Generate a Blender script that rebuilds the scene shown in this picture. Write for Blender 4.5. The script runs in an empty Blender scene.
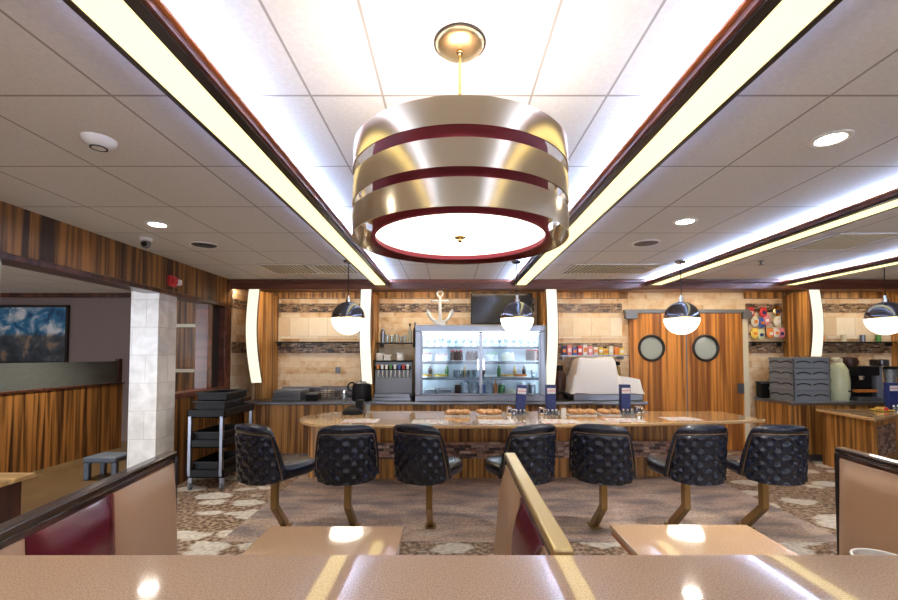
import bpy, bmesh, math, random
from mathutils import Vector, Matrix
PI = math.pi
R = math.radians
random.seed(7)
S = bpy.context.scene
COL = S.collection

# ---------------------------------------------------------------- camera, world, exposure
F_PX = 430.0
PITCH = 2.0
cam_d = bpy.data.cameras.new('camera'); cam = bpy.data.objects.new('camera', cam_d); COL.objects.link(cam)
cam.location = (0, 0, 1.5); cam.rotation_euler = (R(90 + PITCH), 0, 0)
cam_d.sensor_width = 36; cam_d.lens = F_PX / 898 * 36; cam_d.clip_start = .02
cam_d.shift_y = (355 - 300 - F_PX * math.tan(R(PITCH))) / 898
cam_d.shift_x = -1 / 898
S.camera = cam
w = bpy.data.worlds.new('world'); S.world = w; w.use_nodes = True
w.node_tree.nodes['Background'].inputs[0].default_value = (.86, .9, 1, 1)
w.node_tree.nodes['Background'].inputs[1].default_value = 4.2
S.view_settings.view_transform = 'Standard'; S.view_settings.look = 'None'
S.view_settings.gamma = 1; S.view_settings.use_curve_mapping = False
S.view_settings.exposure = 0.9

# light levels of the fittings
E_DIFFUSER = 1.1      # cream strips under the beams
E_LED = 130.0          # cove led strips, facing into the bay
E_LED_OUT = 12.0
E_SHADE = 1.7         # chandelier disc
E_GLOBE = 3.5
E_SCONCE = 0.6
E_DOWN = 30.0
E_WASH = 48.0

# ---------------------------------------------------------------- materials
def nt(name):
    m = bpy.data.materials.new(name); m.use_nodes = True
    return m, m.node_tree.nodes, m.node_tree.links, m.node_tree.nodes['Principled BSDF']
def c4(c): return (c[0], c[1], c[2], 1)
def plain(name, col, rough=.5, metal=0, spec=.5, coat=0):
    m, n, l, b = nt(name)
    b.inputs['Base Color'].default_value = c4(col); b.inputs['Roughness'].default_value = rough
    b.inputs['Metallic'].default_value = metal; b.inputs['Specular IOR Level'].default_value = spec
    b.inputs['Coat Weight'].default_value = coat
    # slight procedural variation of the surface
    t = n.new('ShaderNodeTexCoord'); z = n.new('ShaderNodeTexNoise'); z.inputs['Scale'].default_value = 60
    mr = n.new('ShaderNodeMapRange'); mr.inputs[3].default_value = max(.02, rough - .012); mr.inputs[4].default_value = rough + .012
    l.new(t.outputs['Object'], z.inputs['Vector']); l.new(z.outputs['Fac'], mr.inputs[0]); l.new(mr.outputs[0], b.inputs['Roughness'])
    return m
def emit(name, col, st):
    m, n, l, b = nt(name)
    b.inputs['Base Color'].default_value = c4((.35, .35, .35)); b.inputs['Emission Color'].default_value = c4(col)
    b.inputs['Emission Strength'].default_value = st
    return m
def ramp(n, stops, interp='LINEAR'):
    r = n.new('ShaderNodeValToRGB'); cr = r.color_ramp; cr.interpolation = interp
    while len(cr.elements) < len(stops): cr.elements.new(.5)
    for e, (p, c) in zip(cr.elements, stops): e.position = p; e.color = c4(c)
    return r
def wood(name, dark, light, sc=9, rough=.42, flat=False, coat=.08):
    m, n, l, b = nt(name)
    t = n.new('ShaderNodeTexCoord'); mp = n.new('ShaderNodeMapping')
    mp.inputs['Scale'].default_value = (sc, sc, sc * .03) if not flat else (sc * .05, sc, sc)
    a = n.new('ShaderNodeTexNoise'); a.inputs['Scale'].default_value = 1.6; a.inputs['Detail'].default_value = 5; a.inputs['Distortion'].default_value = .4
    l.new(t.outputs['Object'], mp.inputs['Vector']); l.new(mp.outputs[0], a.inputs['Vector'])
    r = ramp(n, [(.36, dark), (.47, [(x + y) * .42 for x, y in zip(dark, light)]), (.55, light), (.66, [x * 1.25 for x in light])])
    l.new(a.outputs['Fac'], r.inputs[0]); l.new(r.outputs[0], b.inputs['Base Color'])
    b.inputs['Roughness'].default_value = rough; b.inputs['Coat Weight'].default_value = coat; b.inputs['Coat Roughness'].default_value = .2
    return m
def speckle(name, base, dots, rough=.12, sc=260, coat=.6):
    m, n, l, b = nt(name)
    t = n.new('ShaderNodeTexCoord'); a = n.new('ShaderNodeTexNoise'); a.inputs['Scale'].default_value = sc; a.inputs['Detail'].default_value = 2
    a2 = n.new('ShaderNodeTexVoronoi'); a2.inputs['Scale'].default_value = sc * .6
    l.new(t.outputs['Object'], a.inputs['Vector']); l.new(t.outputs['Object'], a2.inputs['Vector'])
    r = ramp(n, [(.38, dots), (.5, base), (.66, [min(1, x * 1.12) for x in base])])
    l.new(a.outputs['Fac'], r.inputs[0])
    r2 = ramp(n, [(.05, [x * .8 for x in base]), (.12, (1, 1, 1))])
    l.new(a2.outputs['Distance'], r2.inputs[0])
    mx = n.new('ShaderNodeMix'); mx.data_type = 'RGBA'; mx.blend_type = 'MULTIPLY'; mx.inputs[0].default_value = .6
    l.new(r.outputs[0], mx.inputs[6]); l.new(r2.outputs[0], mx.inputs[7]); l.new(mx.outputs[2], b.inputs['Base Color'])
    b.inputs['Roughness'].default_value = rough; b.inputs['Coat Weight'].default_value = coat; b.inputs['Coat Roughness'].default_value = .03; b.inputs['Coat IOR'].default_value = 1.75
    return m
def brick(name, stops, mortar, bw, bh, axis='xz', msize=.004, rough=.5, nsc=9, bump=.2, mixn=.5):
    """tiles laid on a wall; each tile takes one colour of the ramp, veined by noise"""
    m, n, l, b = nt(name)
    t = n.new('ShaderNodeTexCoord'); s = n.new('ShaderNodeSeparateXYZ'); cb = n.new('ShaderNodeCombineXYZ')
    l.new(t.outputs['Object'], s.inputs[0])
    if axis == 'xz': l.new(s.outputs[0], cb.inputs[0])
    elif axis == 'yz': l.new(s.outputs[1], cb.inputs[0])
    else:
        ad = n.new('ShaderNodeMath'); ad.operation = 'ADD'; l.new(s.outputs[0], ad.inputs[0]); l.new(s.outputs[1], ad.inputs[1]); l.new(ad.outputs[0], cb.inputs[0])
    l.new(s.outputs[2], cb.inputs[1])
    k = n.new('ShaderNodeTexBrick'); k.inputs['Scale'].default_value = 1
    k.inputs['Brick Width'].default_value = bw; k.inputs['Row Height'].default_value = bh
    k.inputs['Mortar Size'].default_value = msize; k.inputs['Color1'].default_value = (0, 0, 0, 1); k.inputs['Color2'].default_value = (1, 1, 1, 1)
    k.inputs['Mortar'].default_value = (.5, .5, .5, 1); k.inputs['Mortar Smooth'].default_value = .2
    l.new(cb.outputs[0], k.inputs['Vector'])
    a = n.new('ShaderNodeTexNoise'); a.inputs['Scale'].default_value = nsc; a.inputs['Detail'].default_value = 5; a.inputs['Distortion'].default_value = 1.
    l.new(t.outputs['Object'], a.inputs['Vector'])
    mm = n.new('ShaderNodeMix'); mm.data_type = 'FLOAT'; mm.inputs[0].default_value = mixn
    l.new(k.outputs['Color'], mm.inputs[2]); l.new(a.outputs['Fac'], mm.inputs[3])
    r = ramp(n, stops); l.new(mm.outputs[0], r.inputs[0])
    mx = n.new('ShaderNodeMix'); mx.data_type = 'RGBA'; mx.inputs[7].default_value = c4(mortar)
    l.new(k.outputs['Fac'], mx.inputs[0]); l.new(r.outputs[0], mx.inputs[6]); l.new(mx.outputs[2], b.inputs['Base Color'])
    bp = n.new('ShaderNodeBump'); bp.inputs['Strength'].default_value = bump; bp.inputs['Distance'].default_value = .004; bp.invert = True
    l.new(k.outputs['Fac'], bp.inputs['Height']); l.new(bp.outputs[0], b.inputs['Normal'])
    b.inputs['Roughness'].default_value = rough
    return m
def glass_mat(name, tint=(.9, .95, 1), rough=.03, ref=.16, opaque=0., dif=(.5, .55, .6)):
    m = bpy.data.materials.new(name); m.use_nodes = True; n = m.node_tree.nodes; l = m.node_tree.links; n.clear()
    o = n.new('ShaderNodeOutputMaterial'); tr = n.new('ShaderNodeBsdfTransparent'); g = n.new('ShaderNodeBsdfGlossy')
    tr.inputs[0].default_value = c4(tint); g.inputs['Roughness'].default_value = rough
    lw = n.new('ShaderNodeLayerWeight'); lw.inputs[0].default_value = .25
    ad = n.new('ShaderNodeMath'); ad.operation = 'MULTIPLY_ADD'; ad.inputs[1].default_value = .8; ad.inputs[2].default_value = ref * .4
    l.new(lw.outputs['Fresnel'], ad.inputs[0])
    mx = n.new('ShaderNodeMixShader'); l.new(ad.outputs[0], mx.inputs[0]); l.new(tr.outputs[0], mx.inputs[1]); l.new(g.outputs[0], mx.inputs[2])
    out = mx
    if opaque:
        d = n.new('ShaderNodeBsdfDiffuse'); d.inputs[0].default_value = c4(dif)
        m2 = n.new('ShaderNodeMixShader'); m2.inputs[0].default_value = opaque; l.new(mx.outputs[0], m2.inputs[1]); l.new(d.outputs[0], m2.inputs[2]); out = m2
    l.new(out.outputs[0], o.inputs[0])
    return m

M = {}
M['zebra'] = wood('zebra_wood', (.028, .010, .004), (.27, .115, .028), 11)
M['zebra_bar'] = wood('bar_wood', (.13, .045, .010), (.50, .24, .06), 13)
M['door_wood'] = wood('door_wood', (.22, .065, .009), (.58, .235, .04), 10)
M['dark_wood'] = wood('dark_trim_wood', (.03, .012, .008), (.085, .03, .018), 8, .3)
M['maroon_wood'] = wood('red_brown_trim_wood', (.09, .026, .015), (.15, .045, .025), 5, .3, True)
M['cap_wood'] = plain('booth_cap_lacquer', (.035, .018, .011), .2, 0, .5, .6)
M['blackish'] = plain('blackish_trim', (.018, .011, .009), .3)
M['orange_edge'] = plain('orange_wood_edge', (.42, .13, .03), .35)
M['mullion'] = plain('white_pilaster', (.72, .7, .66), .4)
M['black'] = plain('black_plastic', (.004, .004, .005), .5, 0, .25)
M['blackm'] = plain('black_matte', (.008, .008, .009), .6)
M['steel'] = plain('brushed_steel', (.25, .27, .32), .3, 1)
M['steel_dark'] = plain('dark_steel', (.2, .21, .23), .4, .8)
M['chrome'] = plain('chrome', (.75, .77, .8), .08, 1)
M['brass'] = plain('polished_brass', (.78, .57, .25), .17, 1)
M['satin_brass'] = plain('satin_brass', (.72, .56, .28), .36, 1)
M['bench_blue'] = plain('blue_grey_paint', (.06, .075, .1), .5)
M['bronze'] = plain('bronze_post', (.33, .21, .085), .3, .85)
M['white'] = plain('white_enamel', (.82, .82, .8), .35)
M['whitemat'] = plain('white_matte', (.8, .8, .79), .6)
M['cream'] = plain('cream', (.72, .68, .52), .45)
M['greygreen'] = plain('pale_green_enamel', (.62, .66, .42), .25)
M['navy'] = plain('navy_label', (.02, .035, .16), .35)
M['red'] = plain('red', (.55, .03, .03), .4)
M['orange'] = plain('orange', (.75, .24, .05), .5)
M['yellow'] = plain('yellow', (.85, .62, .1), .5)
M['blue'] = plain('blue', (.05, .12, .45), .4)
M['pink'] = plain('pink', (.75, .25, .3), .5)
M['green'] = plain('green', (.1, .3, .08), .5)
M['choc'] = plain('chocolate', (.06, .02, .012), .45)
M['pastry'] = speckle('pastry', (.66, .38, .17), (.42, .18, .06), .55, 30, 0)
M['pie'] = speckle('golden_pie', (.75, .48, .12), (.5, .25, .05), .5, 40, 0)
M['crate'] = plain('grey_crate', (.19, .215, .25), .5)
M['gunmetal'] = plain('chrome_dome', (.22, .24, .3), .1, 1)
M['vinyl'] = plain('navy_black_vinyl', (.005, .008, .022), .27, 0, .5, .12)
M['piping'] = plain('tan_piping', (.2, .12, .06), .4)
M['tan'] = plain('tan_vinyl', (.50, .325, .2), .38, 0, .45, .1)
M['maroon'] = plain('maroon_vinyl', (.13, .008, .022), .22, 0, .5, .35)
M['quartz'] = speckle('tan_quartz', (.60, .42, .29), (.46, .30, .2), .09, 330, .9)
M['table_top'] = speckle('tan_table_laminate', (.68, .48, .31), (.58, .38, .24), .1, 200, .7)
M['bar_top'] = speckle('honey_bar_top', (.66, .43, .21), (.5, .29, .12), .13, 120, .7)
M['maple'] = wood('yellow_laminate', (.42, .25, .09), (.62, .40, .17), 9, .3, True)
M['mauve'] = plain('mauve_wall_paint', (.155, .11, .10), .7)
M['paper'] = plain('white_paper', (.8, .78, .76), .6)
M['glass'] = glass_mat('clear_glass', ref=.02)
M['bottle_glass'] = glass_mat('pale_glass', (.75, .82, .86), .04, .3, .25, (.6, .66, .7))
M['frosted'] = glass_mat('frosted_partition_glass', (.5, .55, .55), .25, .3, .45, (.2, .22, .21))
M['porthole'] = glass_mat('porthole_glass', (.8, .9, .9), .03, .3, .55, (.62, .7, .66))  # pale diffuse colour stands in for the bright kitchen beyond
M['diffuser'] = emit('cream_diffuser', (1, .82, .36), E_DIFFUSER)
M['led'] = emit('cool_led', (.46, .62, 1), E_LED)
M['led_out'] = emit('cool_led_weak', (.38, .5, 1), E_LED_OUT)
M['shade_disc'] = emit('lamp_disc', (1, .93, .82), E_SHADE)
M['globe'] = emit('opal_globe', (1, .93, .8), E_GLOBE)
M['sconce'] = emit('sconce_acrylic', (1, .9, .66), E_SCONCE)
M['down'] = emit('downlight_lens', (1, .95, .85), E_DOWN)
M['wash'] = emit('wall_washer', (1, .82, .55), E_WASH)
M['case_led'] = emit('case_tube', (.85, .95, 1), 22)
M['case_back'] = plain('case_white', (.8, .86, .88), .4)
M['screen'] = plain('tv_screen', (.008, .007, .008), .15)
M['travertine'] = brick('travertine_tile', [(.3, (.55, .31, .13)), (.42, (.72, .50, .28)), (.55, (.80, .63, .42)), (.8, (.86, .76, .60))], (.62, .48, .32), .3, .1, 'xz', .002, .45, 6, mixn=.72)
M['side_travertine'] = brick('side_travertine_tile', [(.3, (.55, .31, .13)), (.42, (.72, .50, .28)), (.55, (.80, .63, .42)), (.8, (.86, .76, .60))], (.6, .46, .3), .3, .15, 'yz', .003, .45, 5, mixn=.7)
M['side_mosaic'] = brick('side_mosaic_band', [(.3, (.02, .015, .014)), (.42, (.12, .06, .035)), (.52, (.42, .25, .12)), (.62, (.16, .10, .07)), (.72, (.62, .48, .33))], (.2, .15, .1), .09, .024, 'yz', .002, .3, 14, .3, .62)
M['panel_stone'] = brick('pale_stone_panel', [(.3, (.74, .58, .38)), (.5, (.82, .70, .53)), (.8, (.88, .80, .67))], (.55, .42, .28), .3, .3, 'xz', .003, .4, 8)
M['mosaic'] = brick('mosaic_band', [(.3, (.02, .015, .014)), (.42, (.12, .06, .035)), (.52, (.42, .25, .12)), (.62, (.16, .10, .07)), (.72, (.62, .48, .33))], (.2, .15, .1), .09, .024, 'xz', .002, .3, 14, .3, .62)
M['bar_mosaic'] = brick('bar_mosaic', [(.3, (.03, .02, .025)), (.42, (.16, .08, .06)), (.52, (.5, .28, .2)), (.6, (.2, .13, .12)), (.72, (.6, .45, .36))], (.12, .09, .08), .14, .035, 'sum', .002, .3, 12, .3, .55)
M['marble'] = brick('marble_tile', [(.3, (.58, .55, .51)), (.5, (.72, .70, .66)), (.62, (.80, .79, .76)), (.8, (.87, .86, .83))], (.5, .47, .43), .3, .3, 'sum', .003, .2, 5, .15, .75)
def fabric_maroon():
    m, n, l, b = nt('maroon_fabric')
    t = n.new('ShaderNodeTexCoord'); a = n.new('ShaderNodeTexWave'); a.inputs['Scale'].default_value = 160; a.bands_direction = 'Z'
    l.new(t.outputs['Object'], a.inputs['Vector']); r = ramp(n, [(0, (.19, .008, .022)), (1, (.27, .018, .035))]); l.new(a.outputs['Fac'], r.inputs[0])
    l.new(r.outputs[0], b.inputs['Base Color']); b.inputs['Roughness'].default_value = .7
    return m
M['fabric'] = fabric_maroon()
def ring_metal():
    m, n, l, b = nt('brushed_ring_metal')
    b.inputs['Base Color'].default_value = (.68, .58, .42, 1); b.inputs['Metallic'].default_value = 1; b.inputs['Roughness'].default_value = .27
    b.inputs['Roughness'].default_value = .17; b.inputs['Anisotropic'].default_value = .55; b.inputs['Anisotropic Rotation'].default_value = .0
    tg = n.new('ShaderNodeTangent'); tg.direction_type = 'RADIAL'; tg.axis = 'Z'; l.new(tg.outputs[0], b.inputs['Tangent'])
    return m
M['ring'] = ring_metal()
def ceiling_mat():
    m, n, l, b = nt('ceiling_tile')
    t = n.new('ShaderNodeTexCoord'); s = n.new('ShaderNodeSeparateXYZ'); l.new(t.outputs['Object'], s.inputs[0])
    def line(sock, off, per, wd):
        a = n.new('ShaderNodeMath'); a.operation = 'SUBTRACT'; l.new(sock, a.inputs[0]); a.inputs[1].default_value = off
        p = n.new('ShaderNodeMath'); p.operation = 'PINGPONG'; l.new(a.outputs[0], p.inputs[0]); p.inputs[1].default_value = per / 2
        c = n.new('ShaderNodeMath'); c.operation = 'LESS_THAN'; l.new(p.outputs[0], c.inputs[0]); c.inputs[1].default_value = wd
        return c.outputs[0]
    lx = n.new('ShaderNodeMath'); lx.operation = 'MAXIMUM'
    # three bays with their own grid offsets
    xl = line(s.outputs[0], -1.41, .62, .006); xr = line(s.outputs[0], 1.585, .63, .006); xc = line(s.outputs[0], .34, .62, .005)
    xe = n.new('ShaderNodeMath'); xe.operation = 'MAXIMUM'; l.new(xc, xe.inputs[0]); l.new(line(s.outputs[0], .655, 1.235, .005), xe.inputs[1]); xc = xe.outputs[0]
    gl = n.new('ShaderNodeMath'); gl.operation = 'LESS_THAN'; l.new(s.outputs[0], gl.inputs[0]); gl.inputs[1].default_value = -.9
    gr = n.new('ShaderNodeMath'); gr.operation = 'GREATER_THAN'; l.new(s.outputs[0], gr.inputs[0]); gr.inputs[1].default_value = .95
    def mixf(f, a, bb):
        k = n.new('ShaderNodeMix'); k.data_type = 'FLOAT'; l.new(f, k.inputs[0]); l.new(a, k.inputs[2]); l.new(bb, k.inputs[3]); return k.outputs[0]
    x = mixf(gr.outputs[0], mixf(gl.outputs[0], xc, xl), xr)
    y = line(s.outputs[1], 1.755, .672, .006)
    l.new(x, lx.inputs[0]); l.new(y, lx.inputs[1])
    a = n.new('ShaderNodeTexNoise'); a.inputs['Scale'].default_value = 55; a.inputs['Detail'].default_value = 6; l.new(t.outputs['Object'], a.inputs['Vector'])
    r = ramp(n, [(.3, (.66, .655, .645)), (.7, (.74, .735, .72))]); l.new(a.outputs['Fac'], r.inputs[0])
    mx = n.new('ShaderNodeMix'); mx.data_type = 'RGBA'; mx.inputs[7].default_value = (.34, .32, .30, 1)
    l.new(lx.outputs[0], mx.inputs[0]); l.new(r.outputs[0], mx.inputs[6]); l.new(mx.outputs[2], b.inputs['Base Color'])
    bp = n.new('ShaderNodeBump'); bp.inputs['Strength'].default_value = .35; bp.inputs['Distance'].default_value = .003
    l.new(a.outputs['Fac'], bp.inputs['Height']); l.new(bp.outputs[0], b.inputs['Normal']); b.inputs['Roughness'].default_value = .8
    return m
M['ceiling'] = ceiling_mat()
def carpet_mat():
    m, n, l, b = nt('stone_pattern_carpet')
    t = n.new('ShaderNodeTexCoord'); mp = n.new('ShaderNodeMapping'); mp.inputs['Scale'].default_value = (1.8, 3.0, 1); mp.inputs['Rotation'].default_value = (0, 0, .3)
    nz = n.new('ShaderNodeTexNoise'); nz.inputs['Scale'].default_value = 5; nz.inputs['Detail'].default_value = 3
    l.new(t.outputs['Object'], nz.inputs['Vector'])
    va = n.new('ShaderNodeVectorMath'); va.operation = 'SCALE'; va.inputs['Scale'].default_value = .16; l.new(nz.outputs['Color'], va.inputs[0])
    vb = n.new('ShaderNodeVectorMath'); l.new(t.outputs['Object'], vb.inputs[0]); l.new(va.outputs[0], vb.inputs[1]); l.new(vb.outputs[0], mp.inputs[0])
    v = n.new('ShaderNodeTexVoronoi'); v.inputs['Scale'].default_value = 1.35; l.new(mp.outputs[0], v.inputs['Vector'])
    r = ramp(n, [(.40, (1, 1, 1)), (.47, (0, 0, 0))]); l.new(v.outputs['Distance'], r.inputs[0])
    fine = n.new('ShaderNodeTexNoise'); fine.inputs['Scale'].default_value = 26; fine.inputs['Detail'].default_value = 4; l.new(t.outputs['Object'], fine.inputs['Vector'])
    rb = ramp(n, [(.38, (.10, .06, .035)), (.5, (.24, .155, .1)), (.6, (.44, .33, .24))]); l.new(fine.outputs['Fac'], rb.inputs[0])
    rw = ramp(n, [(.35, (.5, .46, .40)), (.6, (.72, .69, .63))]); l.new(fine.outputs['Fac'], rw.inputs[0])
    mx = n.new('ShaderNodeMix'); mx.data_type = 'RGBA'; l.new(r.outputs[0], mx.inputs[0]); l.new(rb.outputs[0], mx.inputs[6]); l.new(rw.outputs[0], mx.inputs[7])
    l.new(mx.outputs[2], b.inputs['Base Color']); b.inputs['Roughness'].default_value = .6
    return m
M['carpet'] = carpet_mat()
def terrazzo_mat():
    m, n, l, b = nt('rose_stone_floor')
    t = n.new('ShaderNodeTexCoord'); mp = n.new('ShaderNodeMapping'); mp.inputs['Scale'].default_value = (1.3, 3.6, 1); l.new(t.outputs['Object'], mp.inputs[0])
    a = n.new('ShaderNodeTexNoise'); a.inputs['Scale'].default_value = 1.6; a.inputs['Detail'].default_value = 3; l.new(mp.outputs[0], a.inputs['Vector'])
    f = n.new('ShaderNodeTexNoise'); f.inputs['Scale'].default_value = 45; f.inputs['Detail'].default_value = 4; l.new(t.outputs['Object'], f.inputs['Vector'])
    r = ramp(n, [(.36, (.26, .22, .23)), (.47, (.42, .34, .32)), (.56, (.58, .44, .36)), (.7, (.64, .57, .52))]); l.new(a.outputs['Fac'], r.inputs[0])
    r2 = ramp(n, [(.35, (.45, .42, .42)), (.62, (1.0, 1.0, 1.0))]); l.new(f.outputs['Fac'], r2.inputs[0])
    mx = n.new('ShaderNodeMix'); mx.data_type = 'RGBA'; mx.blend_type = 'MULTIPLY'; mx.inputs[0].default_value = .8
    l.new(r.outputs[0], mx.inputs[6]); l.new(r2.outputs[0], mx.inputs[7]); l.new(mx.outputs[2], b.inputs['Base Color']); b.inputs['Roughness'].default_value = .4
    return m
M['terrazzo'] = terrazzo_mat()
M['annex_floor'] = brick('brown_plank_tile', [(.3, (.09, .055, .025)), (.55, (.19, .13, .06)), (.75, (.28, .2, .1))], (.06, .04, .02), .6, .15, 'xz', .004, .35, 3)
def painting_mat():
    m, n, l, b = nt('cloud_painting')
    t = n.new('ShaderNodeTexCoord'); a = n.new('ShaderNodeTexNoise'); a.inputs['Scale'].default_value = 4.5; a.inputs['Detail'].default_value = 6; a.inputs['Distortion'].default_value = .6
    l.new(t.outputs['Object'], a.inputs['Vector'])
    sky = ramp(n, [(.36, (.01, .05, .12)), (.47, (.03, .16, .3)), (.54, (.25, .33, .4)), (.63, (.6, .6, .6))]); l.new(a.outputs['Fac'], sky.inputs[0])
    gr = ramp(n, [(.36, (.02, .025, .03)), (.55, (.06, .07, .08)), (.64, (.25, .16, .1))]); l.new(a.outputs['Fac'], gr.inputs[0])
    s = n.new('ShaderNodeSeparateXYZ'); l.new(t.outputs['Object'], s.inputs[0])
    c = n.new('ShaderNodeMapRange'); c.inputs[1].default_value = -.04; c.inputs[2].default_value = .04; l.new(s.outputs[2], c.inputs[0])
    mx = n.new('ShaderNodeMix'); mx.data_type = 'RGBA'; l.new(c.outputs[0], mx.inputs[0]); l.new(gr.outputs[0], mx.inputs[6]); l.new(sky.outputs[0], mx.inputs[7])
    l.new(mx.outputs[2], b.inputs['Base Color']); b.inputs['Roughness'].default_value = .4
    return m
M['painting'] = painting_mat()
def placemat_mat():
    m, n, l, b = nt('printed_placemat')
    t = n.new('ShaderNodeTexCoord'); a = n.new('ShaderNodeTexVoronoi'); a.inputs['Scale'].default_value = 26; l.new(t.outputs['Object'], a.inputs['Vector'])
    r = ramp(n, [(.0, (.72, .70, .70)), (.55, (.72, .70, .70)), (.6, (.6, .3, .27)), (.78, (.45, .42, .5))], 'CONSTANT')
    s = n.new('ShaderNodeSeparateColor'); l.new(a.outputs['Color'], s.inputs[0]); l.new(s.outputs[0], r.inputs[0]); l.new(r.outputs[0], b.inputs['Base Color'])
    return m
M['placemat'] = placemat_mat()

# ---------------------------------------------------------------- mesh helpers
class MB:
    def __init__(s): s.bm = bmesh.new()
    def box(s, x0, x1, y0, y1, z0, z1, mat=None):
        r = bmesh.ops.create_cube(s.bm, size=1)['verts']
        for v in r: v.co = Vector(((x0 + x1) / 2 + v.co.x * (x1 - x0), (y0 + y1) / 2 + v.co.y * (y1 - y0), (z0 + z1) / 2 + v.co.z * (z1 - z0)))
        if mat: bmesh.ops.transform(s.bm, matrix=mat, verts=r)
        return s
    def lathe(s, prof, seg=32, c=(0, 0, 0), mat=None, a0=0, a1=2 * PI):
        bm = s.bm; full = abs(a1 - a0 - 2 * PI) < 1e-6; rows = []; N = seg if full else seg + 1
        for r, z in prof:
            if r < 1e-6: rows.append([bm.verts.new((c[0], c[1], c[2] + z))] * N)
            else: rows.append([bm.verts.new((c[0] + r * math.cos(a0 + (a1 - a0) * i / seg), c[1] + r * math.sin(a0 + (a1 - a0) * i / seg), c[2] + z)) for i in range(N)])
        vs = set()
        for a, b in zip(rows, rows[1:]):
            for i in range(seg):
                j = (i + 1) % N if full else i + 1
                q = []
                for v in (a[i], a[j], b[j], b[i]):
                    if v not in q: q.append(v)
                if len(q) > 2:
                    try: bm.faces.new(q)
                    except ValueError: pass
        if mat:
            for row in rows: vs.update(row)
            bmesh.ops.transform(bm, matrix=mat, verts=list(vs))
        return s
    def tube(s, pts, r, seg=10, flat=1.0, up=(0, 0, 1)):
        bm = s.bm; pts = [Vector(p) for p in pts]; rings = []
        for i, p in enumerate(pts):
            d = (pts[min(i + 1, len(pts) - 1)] - pts[max(i - 1, 0)]).normalized()
            u = Vector(up)
            if abs(d.dot(u)) > .95: u = Vector((1, 0, 0))
            a = d.cross(u).normalized(); b = a.cross(d).normalized()
            rr = r[i] if isinstance(r, (list, tuple)) else r
            rings.append([bm.verts.new(p + a * math.cos(2 * PI * (k + .5) / seg) * rr + b * math.sin(2 * PI * (k + .5) / seg) * rr * flat) for k in range(seg)])
        for a, b in zip(rings, rings[1:]):
            for k in range(seg): bm.faces.new((a[k], a[(k + 1) % seg], b[(k + 1) % seg], b[k]))
        bm.faces.new(rings[0][::-1]); bm.faces.new(rings[-1])
        return s
    def prism(s, poly, z0, z1):
        bm = s.bm; a = [bm.verts.new((x, y, z0)) for x, y in poly]; b = [bm.verts.new((x, y, z1)) for x, y in poly]; n = len(poly)
        bm.faces.new(a[::-1]); bm.faces.new(b)
        for i in range(n): bm.faces.new((a[i], a[(i + 1) % n], b[(i + 1) % n], b[i]))
        return s
    def extr(s, prof, axis, a0, a1):
        """closed profile extruded along x ((y,z) points) or y ((x,z) points)"""
        bm = s.bm
        f = (lambda p, t: (t, p[0], p[1])) if axis == 'x' else (lambda p, t: (p[0], t, p[1]))
        a = [bm.verts.new(f(p, a0)) for p in prof]; b = [bm.verts.new(f(p, a1)) for p in prof]; n = len(prof)
        bm.faces.new(a[::-1]); bm.faces.new(b)
        for i in range(n): bm.faces.new((a[i], a[(i + 1) % n], b[(i + 1) % n], b[i]))
        return s
    def ball(s, c, r, sc=(1, 1, 1), seg=20):
        v = bmesh.ops.create_uvsphere(s.bm, u_segments=seg, v_segments=seg // 2, radius=r)['verts']
        for q in v: q.co = Vector((c[0] + q.co.x * sc[0], c[1] + q.co.y * sc[1], c[2] + q.co.z * sc[2]))
        return s
    def torus(s, c, R_, r, mat=None, seg=36, k=10, a0=0, a1=2 * PI):
        full = abs(a1 - a0 - 2 * PI) < 1e-6; N = seg if full else seg + 1; rings = []
        for i in range(N):
            a = a0 + (a1 - a0) * i / seg
            ring = []
            for j in range(k):
                b = 2 * PI * j / k; rr = R_ + r * math.cos(b)
                p = Vector((rr * math.cos(a), rr * math.sin(a), r * math.sin(b)))
                if mat: p = mat @ p
                ring.append(s.bm.verts.new(p + Vector(c)))
            rings.append(ring)
        for i in range(seg):
            a, b = rings[i], rings[(i + 1) % N]
            for j in range(k): s.bm.faces.new((a[j], a[(j + 1) % k], b[(j + 1) % k], b[j]))
        if not full: s.bm.faces.new(rings[0]); s.bm.faces.new(rings[-1][::-1])
        return s
    def build(s, name, mat, parent=None, smooth=None, bevel=0, loc=None):
        bmesh.ops.recalc_face_normals(s.bm, faces=s.bm.faces)
        me = bpy.data.meshes.new(name); s.bm.to_mesh(me); s.bm.free()
        me.materials.append(M[mat] if isinstance(mat, str) else mat)
        o = bpy.data.objects.new(name, me); COL.objects.link(o)
        if parent: o.parent = parent
        if loc: o.location = loc
        if bevel:
            b = o.modifiers.new('bevel', 'BEVEL'); b.width = bevel; b.segments = 2; b.limit_method = 'ANGLE'; b.angle_limit = R(40)
        if smooth or bevel:
            me.polygons.foreach_set('use_smooth', [True] * len(me.polygons))
            me.set_sharp_from_angle(angle=R(smooth if smooth and smooth is not True else 40))
        return o
def box(*a): return MB().box(*a)
def empty(name, loc, rz=0):
    o = bpy.data.objects.new(name, None); COL.objects.link(o); o.location = loc; o.rotation_euler = (0, 0, rz); o.empty_display_size = .1
    return o
def tag(o, label, cat, group=None, kind=None):
    o['label'] = label; o['category'] = cat
    if group: o['group'] = group
    if kind: o['kind'] = kind
    return o
def thing(name, loc, label, cat, group=None, rz=0): return tag(empty(name, loc, rz), label, cat, group)
def struct(o): o['kind'] = 'structure'; return o
def kids(o): return [c for c in bpy.data.objects if c.parent == o]
def copy_tree(o, loc=None, rz=None, label=None, parent=None):
    c = o.copy(); COL.objects.link(c)
    if parent: c.parent = parent
    for ch in kids(o):
        if ch != c: copy_tree(ch, parent=c)
    if loc is not None: c.location = loc
    if rz is not None: c.rotation_euler = (0, 0, rz)
    if label: c['label'] = label
    return c
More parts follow.
